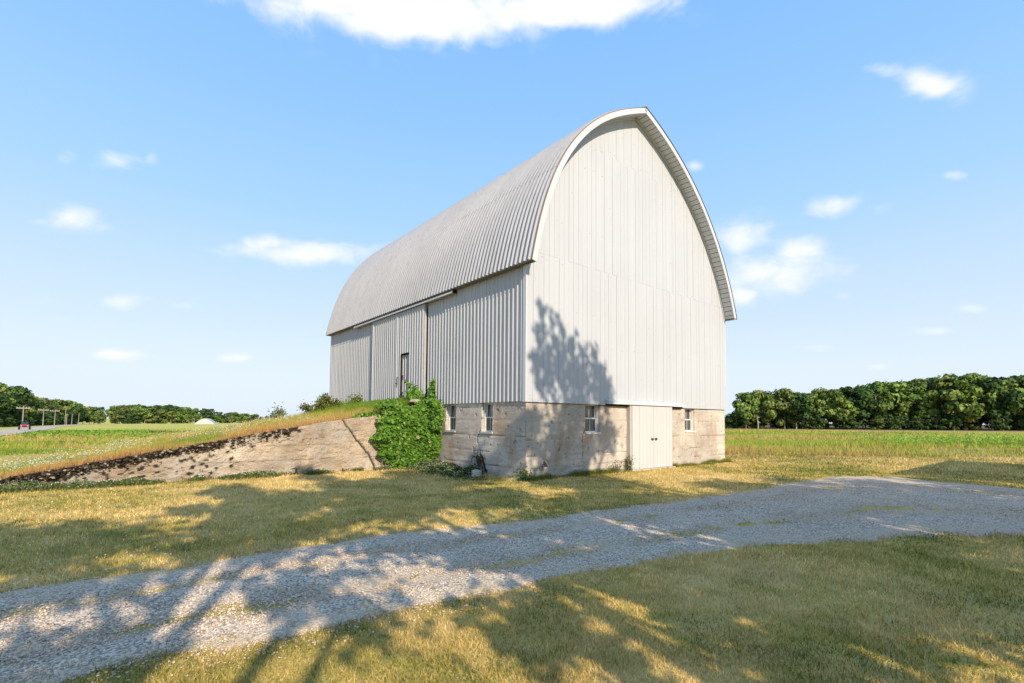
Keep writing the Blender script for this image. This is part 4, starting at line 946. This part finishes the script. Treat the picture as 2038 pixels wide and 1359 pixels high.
def tree_kind(seed, kindc, bark='bark', low=.10, nleaf=2600, nclump=34, leaf=.062, rad=.36):
    """unit tree, height 1"""
    V, F, C_ = crown_arrays(rad, low+.05, .90, nclump, nleaf, leaf, seed, GR[kindc], flat=.75); k_ = V[:, 2].max(); V = V/k_*1.0
    me = np_mesh('crown', V, F, C_); me.materials.append(MATS['far_leaf'])
    V, F = limb_arrays(.95, .018, rad, seed); mt = np_mesh('trunk', V, F); mt.materials.append(MATS[bark]); return me, mt
KINDS = [tree_kind(1, 'dark'), tree_kind(2, 'mid'), tree_kind(3, 'olive'), tree_kind(4, 'dark', 'pale_bark', .22), tree_kind(5, 'mid', 'pale_bark', .2), tree_kind(6, 'olive', low=.05), tree_kind(7, 'brown', nleaf=1800), tree_kind(8, 'dark', low=.0, rad=.42), tree_kind(9, 'pale', 'pale_bark', .15, nclump=24), tree_kind(10, 'mid', 'pale_bark', .28, nclump=20, rad=.30)]
def put_tree(x, y, h, kd, label, group=None, cat='tree', name='deciduous_tree', wide=1.0):
    R_ = empty(name, (x, y, float(terrain(x, y))-.1), random.uniform(0, 6.28)); R_.scale = (h*wide, h*wide, h)
    cm, tm = KINDS[kd]; link('crown', cm, None, R_); link('trunk', tm, None, R_); return tag(R_, label, cat, group)
ORD = ['second', 'third', 'fourth', 'fifth', 'sixth', 'seventh', 'eighth', 'ninth', 'tenth', 'eleventh', 'twelfth']
RIGHT = [(61.9,130.7,9.7,'f'),(65.0,130.1,10.4,'f'),(71.1,135.4,8.9,'f'),(72.4,130.6,10.9,'f'),(75.4,130.2,10.0,'f'),(81.7,135.5,9.5,'f'),(85.1,134.6,11.5,'f'),(87.7,133.4,11.1,'f'),(92.9,135.2,11.7,'f'),(95.6,133.7,12.0,'f'),(97.8,132.3,13.0,'f'),(103.9,135.1,13.0,'f'),(107.5,135.4,13.3,'f'),(111.2,134.9,13.9,'f'),(113.2,133.2,14.5,'f'),(114.6,131.1,14.1,'f'),(116.0,129.3,14.5,'f'),(122.4,132.7,15.2,'f'),(128.8,136.0,15.7,'f'),(126.9,130.4,14.0,'f'),(131.2,131.5,13.8,'f'),(135.9,132.9,13.9,'f'),(135.5,129.4,14.8,'f'),(143.4,133.3,15.2,'f'),(143.3,130.2,14.6,'f'),(150.4,133.9,14.2,'f'),(154.8,134.1,14.2,'f'),(154.1,131.0,13.9,'f'),(71.2,144.7,10.1,'b'),(78.5,148.4,10.7,'b'),(81.5,145.0,11.6,'b'),(89.3,149.7,10.7,'b'),(88.7,141.4,11.6,'b'),(96.1,144.3,12.2,'b'),(104.6,149.8,12.0,'b'),(103.5,141.5,13.3,'b'),(112.3,147.1,14.3,'b'),(115.6,145.4,14.5,'b'),(118.8,142.1,14.8,'b'),(126.6,144.7,15.4,'b'),(130.4,143.2,16.3,'b'),(136.3,144.8,16.3,'b'),(145.7,148.5,15.7,'b'),(145.1,143.3,15.6,'b'),(149.6,143.1,15.2,'b'),(152.4,141.5,15.1,'b'),(167.0,149.9,16.5,'b'),(169.5,146.9,15.8,'b'),(173.5,145.4,16.4,'b'),(84.0,163.9,9.7,'b'),(88.7,159.0,11.8,'b'),(97.4,161.8,10.6,'b'),(104.1,161.9,12.4,'b'),(112.0,164.3,12.0,'b'),(118.4,164.7,13.3,'b'),(119.1,156.4,13.7,'b'),(131.6,164.7,15.3,'b'),(131.6,157.5,15.5,'b'),(142.7,162.7,16.7,'b'),(142.8,156.0,16.5,'b'),(155.9,163.9,17.6,'b'),(162.3,163.0,16.1,'b'),(170.0,163.9,17.3,'b'),(171.6,159.0,16.3,'b'),(180.0,160.2,16.8,'b'),(181.3,156.3,16.4,'b')]
LEFT = [(-173.3,158.3,14.1,'f'),(-182.2,168.4,15.4,'f'),(-190.0,177.4,15.5,'f'),(-198.2,187.1,16.9,'f'),(-207.1,198.0,16.8,'f'),(-209.7,202.4,17.2,'f'),(-211.1,206.0,17.1,'f'),(-212.4,209.5,16.4,'f'),(-223.6,223.3,13.7,'f'),(-234.0,235.9,15.0,'f'),(-246.3,251.6,14.7,'f'),(-254.5,263.1,15.5,'f'),(-263.5,276.4,15.0,'f'),(-269.7,285.7,14.7,'f'),(-276.1,295.7,15.4,'f'),(-285.8,310.7,15.3,'f'),(-295.8,326.3,15.8,'f'),(-305.7,342.3,15.7,'f'),(-312.5,354.0,14.9,'f'),(-317.3,364.0,13.6,'f'),(-320.3,373.5,12.1,'f'),(-322.3,379.8,13.5,'f'),(-324.6,388.1,13.2,'f'),(-157.9,144.3,11.7,'s'),(-168.1,155.6,12.8,'s'),(-181.8,171.4,13.6,'s'),(-194.0,186.3,13.2,'s'),(-196.7,192.1,13.9,'s'),(-204.5,203.3,12.4,'s'),(-225.8,229.2,11.7,'s'),(-241.6,250.3,12.5,'s'),(-254.7,269.3,10.9,'s'),(-266.1,286.7,11.6,'s'),(-277.3,303.5,10.5,'s'),(-289.2,322.2,10.6,'s'),(-299.4,338.9,12.1,'s'),(-305.4,351.7,8.0,'s'),(-308.8,361.7,6.9,'s'),(-312.3,372.6,8.5,'s')]
MID = [(-339.7,422.1,15.4,'f'),(-338.4,424.9,15.8,'f'),(-336.5,429.0,16.2,'f'),(-334.7,432.6,16.2,'f'),(-333.0,435.8,17.1,'f'),(-331.5,438.5,15.5,'f'),(-329.3,442.4,16.1,'f'),(-327.0,446.3,15.9,'f'),(-325.3,449.2,16.6,'f'),(-323.1,452.6,16.5,'f'),(-320.5,456.7,16.1,'f'),(-317.8,460.7,17.3,'f'),(-315.2,464.4,16.0,'f'),(-312.5,468.1,15.4,'f'),(-309.6,472.0,15.3,'f'),(-306.6,476.0,14.5,'f'),(-303.7,479.6,13.2,'f'),(-305.3,490.6,14.5,'f'),(-306.8,500.4,14.4,'f'),(-308.3,512.0,11.7,'f'),(-309.8,524.7,11.6,'f'),(-310.7,535.3,10.7,'f'),(-311.5,545.3,11.9,'f'),(-312.0,554.2,12.6,'f'),(-312.4,565.4,10.8,'f'),(-312.6,576.9,11.1,'f'),(-312.5,589.9,9.7,'f'),(-312.3,599.4,10.7,'f'),(-311.5,612.4,7.8,'f'),(-310.6,625.3,8.5,'f'),(-309.7,635.5,9.8,'f'),(-308.6,645.4,9.3,'f'),(-306.8,658.3,7.2,'f'),(-305.0,670.5,9.3,'f'),(-303.2,680.4,8.7,'f'),(-300.7,693.3,9.0,'f'),(-326.4,406.7,10.6,'s'),(-324.0,412.4,9.5,'s'),(-321.8,417.2,11.3,'s'),(-319.7,421.7,13.2,'s'),(-317.5,425.9,12.7,'s'),(-315.2,430.4,13.7,'s'),(-311.2,437.2,12.8,'s'),(-307.2,443.8,11.1,'s'),(-303.2,449.9,10.7,'s'),(-298.5,456.6,8.6,'s'),(-294.1,462.7,9.1,'s'),(-295.9,479.2,8.2,'s'),(-298.7,497.2,7.6,'s'),(-300.5,511.8,4.8,'s'),(-302.3,529.3,8.3,'s'),(-303.1,543.9,4.5,'s'),(-303.7,559.4,5.8,'s'),(-303.7,578.6,2.4,'s'),(-303.4,594.7,3.9,'s')]
fl = {0: 'round dark tree at the open left end of the right hand wood', 27: 'outermost tree of the right hand wood beyond the frame'}
for i, (x, y, h, tg) in enumerate(RIGHT):
    kd = random.choice([0, 1, 2, 3, 4, 5, 8, 9, 8, 1]); 
    if tg == 'f':
        lab, grp = (fl[i], None) if i in fl else ('leafy tree in the front row of the wood across the field right of the barn', 'front row of the right hand wood')
    if tg == 'f' and 1 <= i <= 11: lab = ORD[i-1]+' tree from the open left end of the right hand wood, front row'
    if tg == 'b': lab, grp = 'leafy tree standing deeper in the wood right of the barn', 'deeper trees of the right hand wood'
    put_tree(x, y, h*1.02, kd, lab, grp, wide=random.uniform(.85, 1.15) if i else 1.0)
# undergrowth shrubs closing the wood's foot
for i in range(34):
    x = 60+i*3.0+random.uniform(-1, 1); put_tree(x, 131+random.uniform(-2, 6), random.uniform(3.0, 5.2), random.choice([7, 0, 5]), 'low shrub at the foot of the right hand wood', 'shrubs along the edge of the right hand wood', 'shrub', 'edge_shrub', 1.5)
for i, (x, y, h, tg) in enumerate(LEFT):
    kd = random.choice([0, 1, 2, 3, 5, 8, 9]); 
    if i == 12: kd = 6
    if i == 5: lab, grp = 'tallest tree of the far left wood, rising over its neighbours', None
    elif i == 12: lab, grp = 'brownish half dead tree in the wood behind the utility poles', None
    elif i == 22: lab, grp = 'round dark tree at the end of the left wood beside the gap', None
    elif tg == 'f': lab, grp = 'tree in the tall back row of the wood behind the utility poles', 'back row of the left wood'
    else: lab, grp = 'lower tree in front of the wood behind the utility poles', 'lower front trees of the left wood'
    if 13 <= i <= 21: lab = ORD[21-i]+' tree from the gap along the back row of the left wood'
    put_tree(x, y, h*1.04, kd, lab, grp, wide=random.uniform(.9, 1.2))
for i, (x, y, h, tg) in enumerate(MID):
    kd = random.choice([0, 1, 2, 3, 4, 5, 8, 9]); 
    if tg == 'f': lab, grp = 'tree in the back row of the far wood behind the white arched shed', 'back row of the far middle wood'
    else: lab, grp = 'lower tree in front of the far wood near the white arched shed', 'lower front trees of the far middle wood'
    if i == 0: lab, grp = 'first tree of the far middle wood, bordering the gap in the tree line', None
    if 1 <= i <= 11: lab = ORD[i-1]+' tree from the gap along the back row of the far middle wood'
    put_tree(x, y, h*1.04, kd, lab, grp, wide=random.uniform(1.0, 1.3))
# shrubs at the foot of the far woods
for i in range(26):
    t = i/25; x = -150-165*t; y = 138+215*t; put_tree(x, y, random.uniform(3, 5.5), random.choice([7, 0, 5]), 'low shrub at the foot of the wood behind the utility poles', 'shrubs along the edge of the left wood', 'shrub', 'edge_shrub', 1.8)
for i in range(24):
    t = i/23; x = -322+22*t; y = 400+235*t; put_tree(x, y, random.uniform(4, 6.5), random.choice([7, 0, 5]), 'low shrub at the foot of the far middle wood', 'shrubs along the edge of the far middle wood', 'shrub', 'edge_shrub', 1.8)
for i in range(9):
    put_tree(118+i*5, 300+random.uniform(-5, 5), random.uniform(4, 8), random.choice([0, 1]), 'very distant tree on the horizon just right of the barn', 'distant trees on the horizon right of the barn', wide=1.3)

# shade trees standing behind the camera and to its right: they cast the shadows on lawn, drive and barn
def shade_tree(aT, sT, lobes, seed, label, leaf=.2, fronds=()):
    """lobes: (a, s, half width, half length, density) of the shade each bough throws on the ground, in the barn's frame"""
    r = np.random.default_rng(seed); P_ = []; segs = []; zmax = max(.6*(l[1]-sT) for l in lobes); xb, yb = aT, sT
    for (a, s_, ra, hs, dn_) in lobes:
        k_ = s_-sT; c = np.array([a-.235*k_, sT, .6*k_]); hz_ = .6*max(hs-.5*ra, .45)
        n = int(215*math.pi*ra*hs*dn_); nc = max(5, int(9*ra*hs)); 
        d = r.normal(size=(nc, 3)); d /= np.linalg.norm(d, axis=1)[:, None]; cc = c+d*(r.uniform(0, 1, (nc, 1))**.45)*np.array([ra, ra*.9, hz_])*.85
        q_ = r.integers(nc, size=n); d2 = r.normal(size=(n, 3)); P_.append(cc[q_]+d2*np.array([.24, .24, .20])*min(1.2, .45+ra*.35))
        segs.append((Vector((aT, sT, max(1.5, c[2]-2.2))), Vector(tuple(c)), .09, .03))
        for j in range(0, nc, 2): segs.append((Vector(tuple(c)), Vector(tuple(cc[j])), .03, .012))
    for (b0, b1) in fronds:             # upright boughs whose shade falls on the gable
        k_ = -sT+r.uniform(-.6, .6); t = r.uniform(0, 1, 62)[:, None]; w = .21*(1-t)**.8+.03
        q0 = np.array([b0[0]-.235*k_, -k_, b0[1]+.6*k_]); q1 = np.array([b1[0]-.235*k_, -k_, b1[1]+.6*k_])
        P_.append(q0+(q1-q0)*t+r.normal(size=(62, 3))*w*np.array([.62, 1, .5])); segs.append((Vector(tuple(q0)), Vector(tuple(q1)), .035, .01)); segs.append((Vector((aT, sT, q0[2]-2.5)), Vector(tuple(q0)), .07, .035))
        for tt_ in (.2, .4, .6, .8):      # side twigs
            for sg in (-1, 1):
                c0_ = q0+(q1-q0)*tt_; c1_ = c0_+np.array([sg*.42*(1-tt_)+sg*.08, r.uniform(-.2, .2), .45]); u = r.uniform(0, 1, 11)[:, None]; P_.append(c0_+(c1_-c0_)*u+r.normal(size=(11, 3))*.05)
    P_ = np.concatenate(P_); n = len(P_); cl_ = np.array(GR['mid'])[r.integers(3, size=n)]*r.uniform(.7, 1.3, (n, 1))
    P_[:, 0] -= aT; P_[:, 1] -= sT
    V, F, C_ = leaf_quads(P_, r.normal(size=(n, 3))+np.array([0, 0, .3]), r.uniform(leaf*.7, leaf*1.35, n), cl_, rand=r)
    w_ = to_world(aT, sT); R_ = empty('shade_tree', (w_.x, w_.y, 0), TH); link('crown', np_mesh('crown', V, F, C_), 'leaf', R_)
    off_ = Vector((aT, sT, 0)); segs = [(p-off_, q-off_, a0, a1) for p, q, a0, a1 in segs]; z0 = -.3
    for i in range(6):
        z1 = zmax*.93*(i+1)/6; segs.append((Vector((0, 0, z0)), Vector((0, 0, z1)), .17*(1-i/7), .17*(1-(i+1)/7))); z0 = z1
    V, F = tube_arrays(segs, 6); link('trunk', np_mesh('trunk', V, F), 'bark', R_); return tag(R_, label, 'tree')
shade_tree(-11.2, -17, [(-6.5, 2.2, .75, 2.0, .9), (-7.1, 0.2, .8, .8, .9), (-5.9, .2, .8, 1.4, .9), (-9.9, -1.2, 1.5, .8, 1.0), (-8.9, -2.3, 1.7, .9, 1.0), (-7.0, -1.6, 1.2, 1.0, 1.0), (-7.0, -2.9, 1.0, .7, 1.0), (-9.2, -4.3, 1.1, .5, .75), (-8.9, -5.6, .8, .45, .7), (-7.2, -6.0, .9, .35, .6), (-7.0, -4.9, .8, .3, .5)], 51, 'shade tree behind the viewer on the left, with boughs spread wide')
shade_tree(-7.8, -17, [(-4.2, .6, 1.9, 2.5, .95), (-2.3, 1.6, 1.7, 2.3, .95), (-5.0, -1.9, 1.5, 1.2, .9), (-4.3, 4.0, .5, 1.5, .8), (-1.9, 3.7, .55, 1.2, .8), (-.7, 1.8, .8, 1.8, .9), (-3.0, -1.8, 1.6, 1.6, .95)], 52, 'broad shade tree straight behind the viewer')
shade_tree(-2.2, -19, [(.55, 2.1, .75, 1.7, .62), (2.6, 3.2, 1.0, 1.0, .55), (2.0, 1.3, 1.5, 1.6, .72), (4.0, 1.9, .6, 1.2, .5), (.9, -1.2, 2.0, 1.8, .95)], 53, 'tall thin topped tree right of the viewer', .19, fronds=[((1.1, 2.2), (.42, 5.05)), ((1.45, 2.2), (.85, 4.75)), ((1.8, 2.2), (1.3, 4.4)), ((2.1, 2.1), (1.75, 4.05)), ((2.5, 2.1), (2.2, 3.75)),
    ((2.8, 2.0), (2.75, 3.75)), ((3.3, 1.9), (3.35, 2.75)), ((.95, 2.2), (.34, 4.15)), ((.7, 2.1), (.24, 3.35)), ((3.0, 2.0), (3.1, 3.2)), ((1.6, 2.2), (1.1, 3.7)), ((2.3, 2.0), (2.0, 3.1))])
shade_tree(-6.6, -15, [(-5.2, -4.6, 1.1, .8, .8), (-3.4, -4.6, 1.2, 1.3, .95), (-6.0, -3.7, .9, .5, .6), (-5.4, -6.6, 1.0, .6, .8), (-3.8, -6.8, 1.1, 1.0, .9), (-4.9, -8.4, .9, .5, .75), (-3.2, -8.6, 1.1, .9, .9), (-3.6, -7.4, 1.5, 1.6, 1.0), (-4.5, -5.6, 1.2, .8, .9), (-6.2, -7.6, .5, .5, .7)], 54, 'small low branched shade tree close behind the viewer')
shade_tree(-3.2, -17, [(-1.0, -4.4, 2.2, 2.0, .97), (-1.4, -7.6, 2.0, 2.0, .97), (-2.0, -9.6, 1.6, 1.2, 1.0), (.6, -9.8, 1.8, 1.2, 1.0), (-.2, -6.4, 1.6, 1.6, 1.0), (1.4, -6.0, 1.6, 2.0, .97)], 55, 'dense round shade tree right of the viewer')
shade_tree(1.4, -18, [(3.4, -6.4, 2.1, 1.9, .95), (2.0, -8.8, 2.0, 1.6, .95), (4.8, -8.2, 1.6, 1.6, 1.0), (5.6, -10.2, 1.8, 1.3, .95), (3.2, -10.6, 1.8, 1.2, .95), (3.0, -3.9, 1.6, .9, .8)], 56, 'wide shade tree by the unseen building, outside the picture')
shade_tree(4.8, -19, [(6.6, -6.6, 1.7, 1.2, .85), (8.0, -9.0, 2.2, 1.5, .95), (5.6, -4.7, 1.3, .6, .7), (9.6, -7.2, 1.2, .7, .8)], 57, 'farthest shade tree past the unseen building, outside the picture')

# ---- unseen building at right: open roof shape invented to cast the lawn shadow
A_ = (14.35, 11.1)
CP = empty('guessed_building', (A_[0], A_[1], 0), TH); tag(CP, 'unseen building outside the frame, open flat roof invented to cast the lawn shadow', 'guessed_building')
m = MB(); m.box(0, 9.2, -6.5, 0, 2.9, 3.05); m.build('guessed_roof', 'white_trim', CP)
for (px, py) in ((.6, -.6), (8.6, -.6), (.6, -5.9), (8.6, -5.9)):
    m = MB(); m.box(px-.06, px+.06, py-.06, py+.06, -.05, 2.9); m.build('guessed_post', 'pole_wood', CP)

# ==================================================================== FAR OBJECTS
# corn at right
def corn():
    V = []; F = []; C_ = []
    for row in range(7):
        yy = 37.2+row*.9
        xs_ = np.arange(29.5, 62, .24)+rng.uniform(-.07, .07, len(np.arange(29.5, 62, .24)))
        for xx in xs_:
            if row > 4 and xx > 50: continue
            ramp_ = min(1, (xx-29)/7); h = (.45+.35*ramp_)*random.uniform(.7, 1.15)
            if random.random() > .35+.65*ramp_: continue
            y0_ = yy+(xx-30)*.03+random.uniform(-.12, .12); col = np.array([.34, .46, .07])*random.uniform(.7, 1.3)
            for k_ in range(8):
                a = random.uniform(0, 6.28); zb = h*random.uniform(.1, .75); l = random.uniform(.2, .36); w_ = .035; d = np.array([math.cos(a), math.sin(a), 0]); n_ = np.array([-d[1], d[0], 0])*w_
                p0 = np.array([xx, y0_, zb]); p1 = p0+d*l*.55+np.array([0, 0, l*.6]); p2 = p0+d*l+np.array([0, 0, l*.25]); o = len(V)
                V += [p0-n_*.6, p0+n_*.6, p1-n_, p1+n_, p2]; F += [(o, o+1, o+3), (o, o+3, o+2), (o+2, o+3, o+4)]; C_ += [col*.8, col*.8, col*1.15, col*1.15, col]
    return np_mesh('corn_rows', np.array(V), np.array(F), np.array(C_))
o = link('corn_rows', corn(), 'corn_leaf'); tag(o, 'bright green rows of young corn before the wood', 'corn', None, 'stuff')
# green low crop left (bright patches)
x = rng.uniform(-75, -14, 26000); y = rng.uniform(30, 76, 26000); cl_ = vnoise(x*.35, y, .18, 181, 3); rd = np.min(np.hypot(x[:, None]-ln[None, :, 0], y[:, None]-ln[None, :, 1]), 1)
la, ls = to_local(x, y); ok = (cl_ > .52) & (rd > 6) & (ls > 24) ; x, y = x[ok], y[ok]; n = len(x)
V, F, C_ = leaf_quads(np.stack([x, y, terrain(x, y)+rng.uniform(.05, .32, n)], -1), rng.normal(size=(n, 3))+np.array([0, 0, .5]), rng.uniform(.15, .3, n), np.array([.17, .30, .035])*rng.uniform(.6, 1.4, (n, 1)))
o = link('low_crop', np_mesh('low_crop', V, F, C_), 'corn_leaf'); tag(o, 'low bright green crop patches in the left field', 'crop', None, 'stuff')
# brown ditch edge strip
vs = []; dt = resample([(-46, 62.5), (-38, 60), (-30, 58), (-20, 56)], 40)
for (x, y) in dt:
    w_ = random.uniform(.35, 1.0); z = float(terrain(x, y)); vs += [(x, y-w_*.6, z+.02), (x, y, z+.30+random.uniform(-.1, .1)), (x, y+w_, z+.02)]
m = MB(); m.add(vs, [(3*i+j, 3*i+3+j, 3*i+4+j, 3*i+1+j) for i in range(39) for j in (0, 1)]); o = m.build('ditch_bank', 'iron'); tag(o, 'dark brown bare soil edge of a ditch across the left field', 'ditch bank')
# poles
PO = [(-203.7, 205, 8.3, 1, 'utility pole with crossarm nearest the road vehicle'), (-238, 250, 8.6, 1, 'second utility pole with crossarm, between the nearest and third'), (-269.3, 290, 9.0, 1, 'third utility pole with crossarm, tallest looking against the dark trees'),
      (-274, 302, 9.2, 0, 'tallest plain pole without crossarm, just past the pole with the third crossarm'), (-303, 335, 6.2, 0, 'short plain pole half hidden before the wood'), (-308.3, 345, 7.4, 0, 'plain pale pole beside the tallest plain one'), (-324, 368, 8.5, 0, 'leaning pale pole farthest along the road')]
PO = [(x*.72, y*.72, (h-1.6+.0108*x)*.72+1.6-.0108*x*.72, arm, lab) for (x, y, h, arm, lab) in PO]
for (x, y, h, arm, lab) in PO:
    z = float(terrain(x, y)); R_ = empty('utility_pole', (x, y, z-.3), .785); m = MB(); m.tube((0, 0, 0), (.25 if 'leaning' in lab else .1, 0, h+.3), .16, .11); m.build('pole', 'pole_wood', R_)
    if arm:
        m = MB(); m.box(-1.5, 1.5, -.14, .14, h-.55, h-.22); m.build('crossarm', 'pole_wood', R_)
        for xx in (-1.3, -.7, .7, 1.3):
            m = MB(); m.tube((xx, 0, h-.22), (xx, 0, h+.05), .08, .06, 6); m.build('insulator', 'pale_metal', R_)
    tag(R_, lab, 'utility pole')
# pale sticks in the field
for (x, y, h, lab) in ((-34.2, 56, .6, 'short pale stake at the right end of the dark ditch'), (-27.8, 48, .6, 'short pale stake standing in the field right of the ditch')):
    m = MB(); m.tube((0, 0, -.1), (.05, 0, h), .09, .06, 6); o = m.build('stake', 'pole_wood'); o.location = (x, y, float(terrain(x, y))); tag(o, lab, 'stake')
# white arched shed
R_ = empty('arched_shed', (-187.2, 300, float(terrain(-187, 300))-.1), .45); tag(R_, 'white arched metal shed far across the field', 'shed')
m = MB(); n = 14; vs = []
for y_ in (0, 16):
    for i in range(n+1): t = math.pi*i/n; vs.append((-math.cos(t)*5.6, y_, (1-abs(math.cos(t))**1.75)*3.7))
m.add(vs, [(i, i+1, n+2+i, n+1+i) for i in range(n)]); m.build('arched_roof', 'pale_metal', R_)
m = MB(); vs2 = [(v[0]*.985, .15, v[2]*.985) for v in vs[:n+1]]; m.add(vs2, [tuple(range(n+1))]); m.build('end_wall', 'pale_metal', R_)
m = MB(); m.box(-1.7, 1.7, .05, .14, 0, 3.0); m.build('shed_door', 'galvanised', R_)
# red tractor like vehicle on the road
x, y = -97.2, 98.3; R_ = empty('red_vehicle', (x, y, float(terrain(x, y))+.06), .78); tag(R_, 'small red open vehicle driving along the far road', 'vehicle'); R_.name = 'utility_vehicle'; R_.scale = (1.05, 1.05, 1.05)
m = MB(); m.hexa([(-.62, -1.5, .45), (.62, -1.5, .45), (.62, 1.4, .45), (-.62, 1.4, .45), (-.55, -1.45, .78), (.55, -1.45, .78), (.6, 1.35, .95), (-.6, 1.35, .95)]); m.build('body', 'red_paint', R_, bevel=.06)
m = MB(); m.hexa([(-.52, -1.48, .78), (.52, -1.48, .78), (.55, -.5, .9), (-.55, -.5, .9), (-.45, -1.35, .86), (.45, -1.35, .86), (.5, -.5, 1.02), (-.5, -.5, 1.02)]); m.build('bonnet', 'red_paint', R_)
m = MB(); m.box(-.42, .42, -1.54, -1.50, .5, .68); m.build('grille', 'tyre_rubber', R_)
for sx in (-.42, .42):
    m = MB(); m.tube((sx, -1.55, .7), (sx, -1.49, .7), .09, .09, 10); m.build('headlight', 'pale_metal', R_)
m = MB(); m.tube((-.5, -.5, .95), (-.48, -.2, 1.5), .03).tube((.5, -.5, .95), (.48, -.2, 1.5), .03).tube((-.48, -.2, 1.5), (.48, -.2, 1.5), .03).tube((-.5, .7, .95), (-.48, .6, 1.55), .03).tube((.5, .7, .95), (.48, .6, 1.55), .03).tube((-.48, .6, 1.55), (.48, .6, 1.55), .03); m.build('roll_bar', 'tyre_rubber', R_)
m = MB(); m.box(-.5, .5, .1, .5, .85, .98).box(-.5, .5, .5, .62, .95, 1.4); m.build('seat', 'tyre_rubber', R_)
m = MB(); m.hexa([(-.47, -.49, 1.0), (.47, -.49, 1.0), (.47, -.47, 1.0), (-.47, -.47, 1.0), (-.46, -.24, 1.4), (.46, -.24, 1.4), (.46, -.22, 1.4), (-.46, -.22, 1.4)]); m.build('windscreen', 'screen_glass', R_)
for sx in (-.72, .72):
    for sy in (-.95, .95):
        m = MB(); m.tube((sx-.14, sy, .36), (sx+.14, sy, .36), .38, .38, 16); w_ = m.build('wheel', 'tyre_rubber', R_); m = MB(); m.tube((sx-.15, sy, .36), (sx+.15, sy, .36), .17, .17, 10); m.build('rim', 'pale_metal', w_)
print('TRIS', sum(len(o.data.polygons) for o in COL.objects if o.type == 'MESH'), 'OBJ', len(COL.objects))
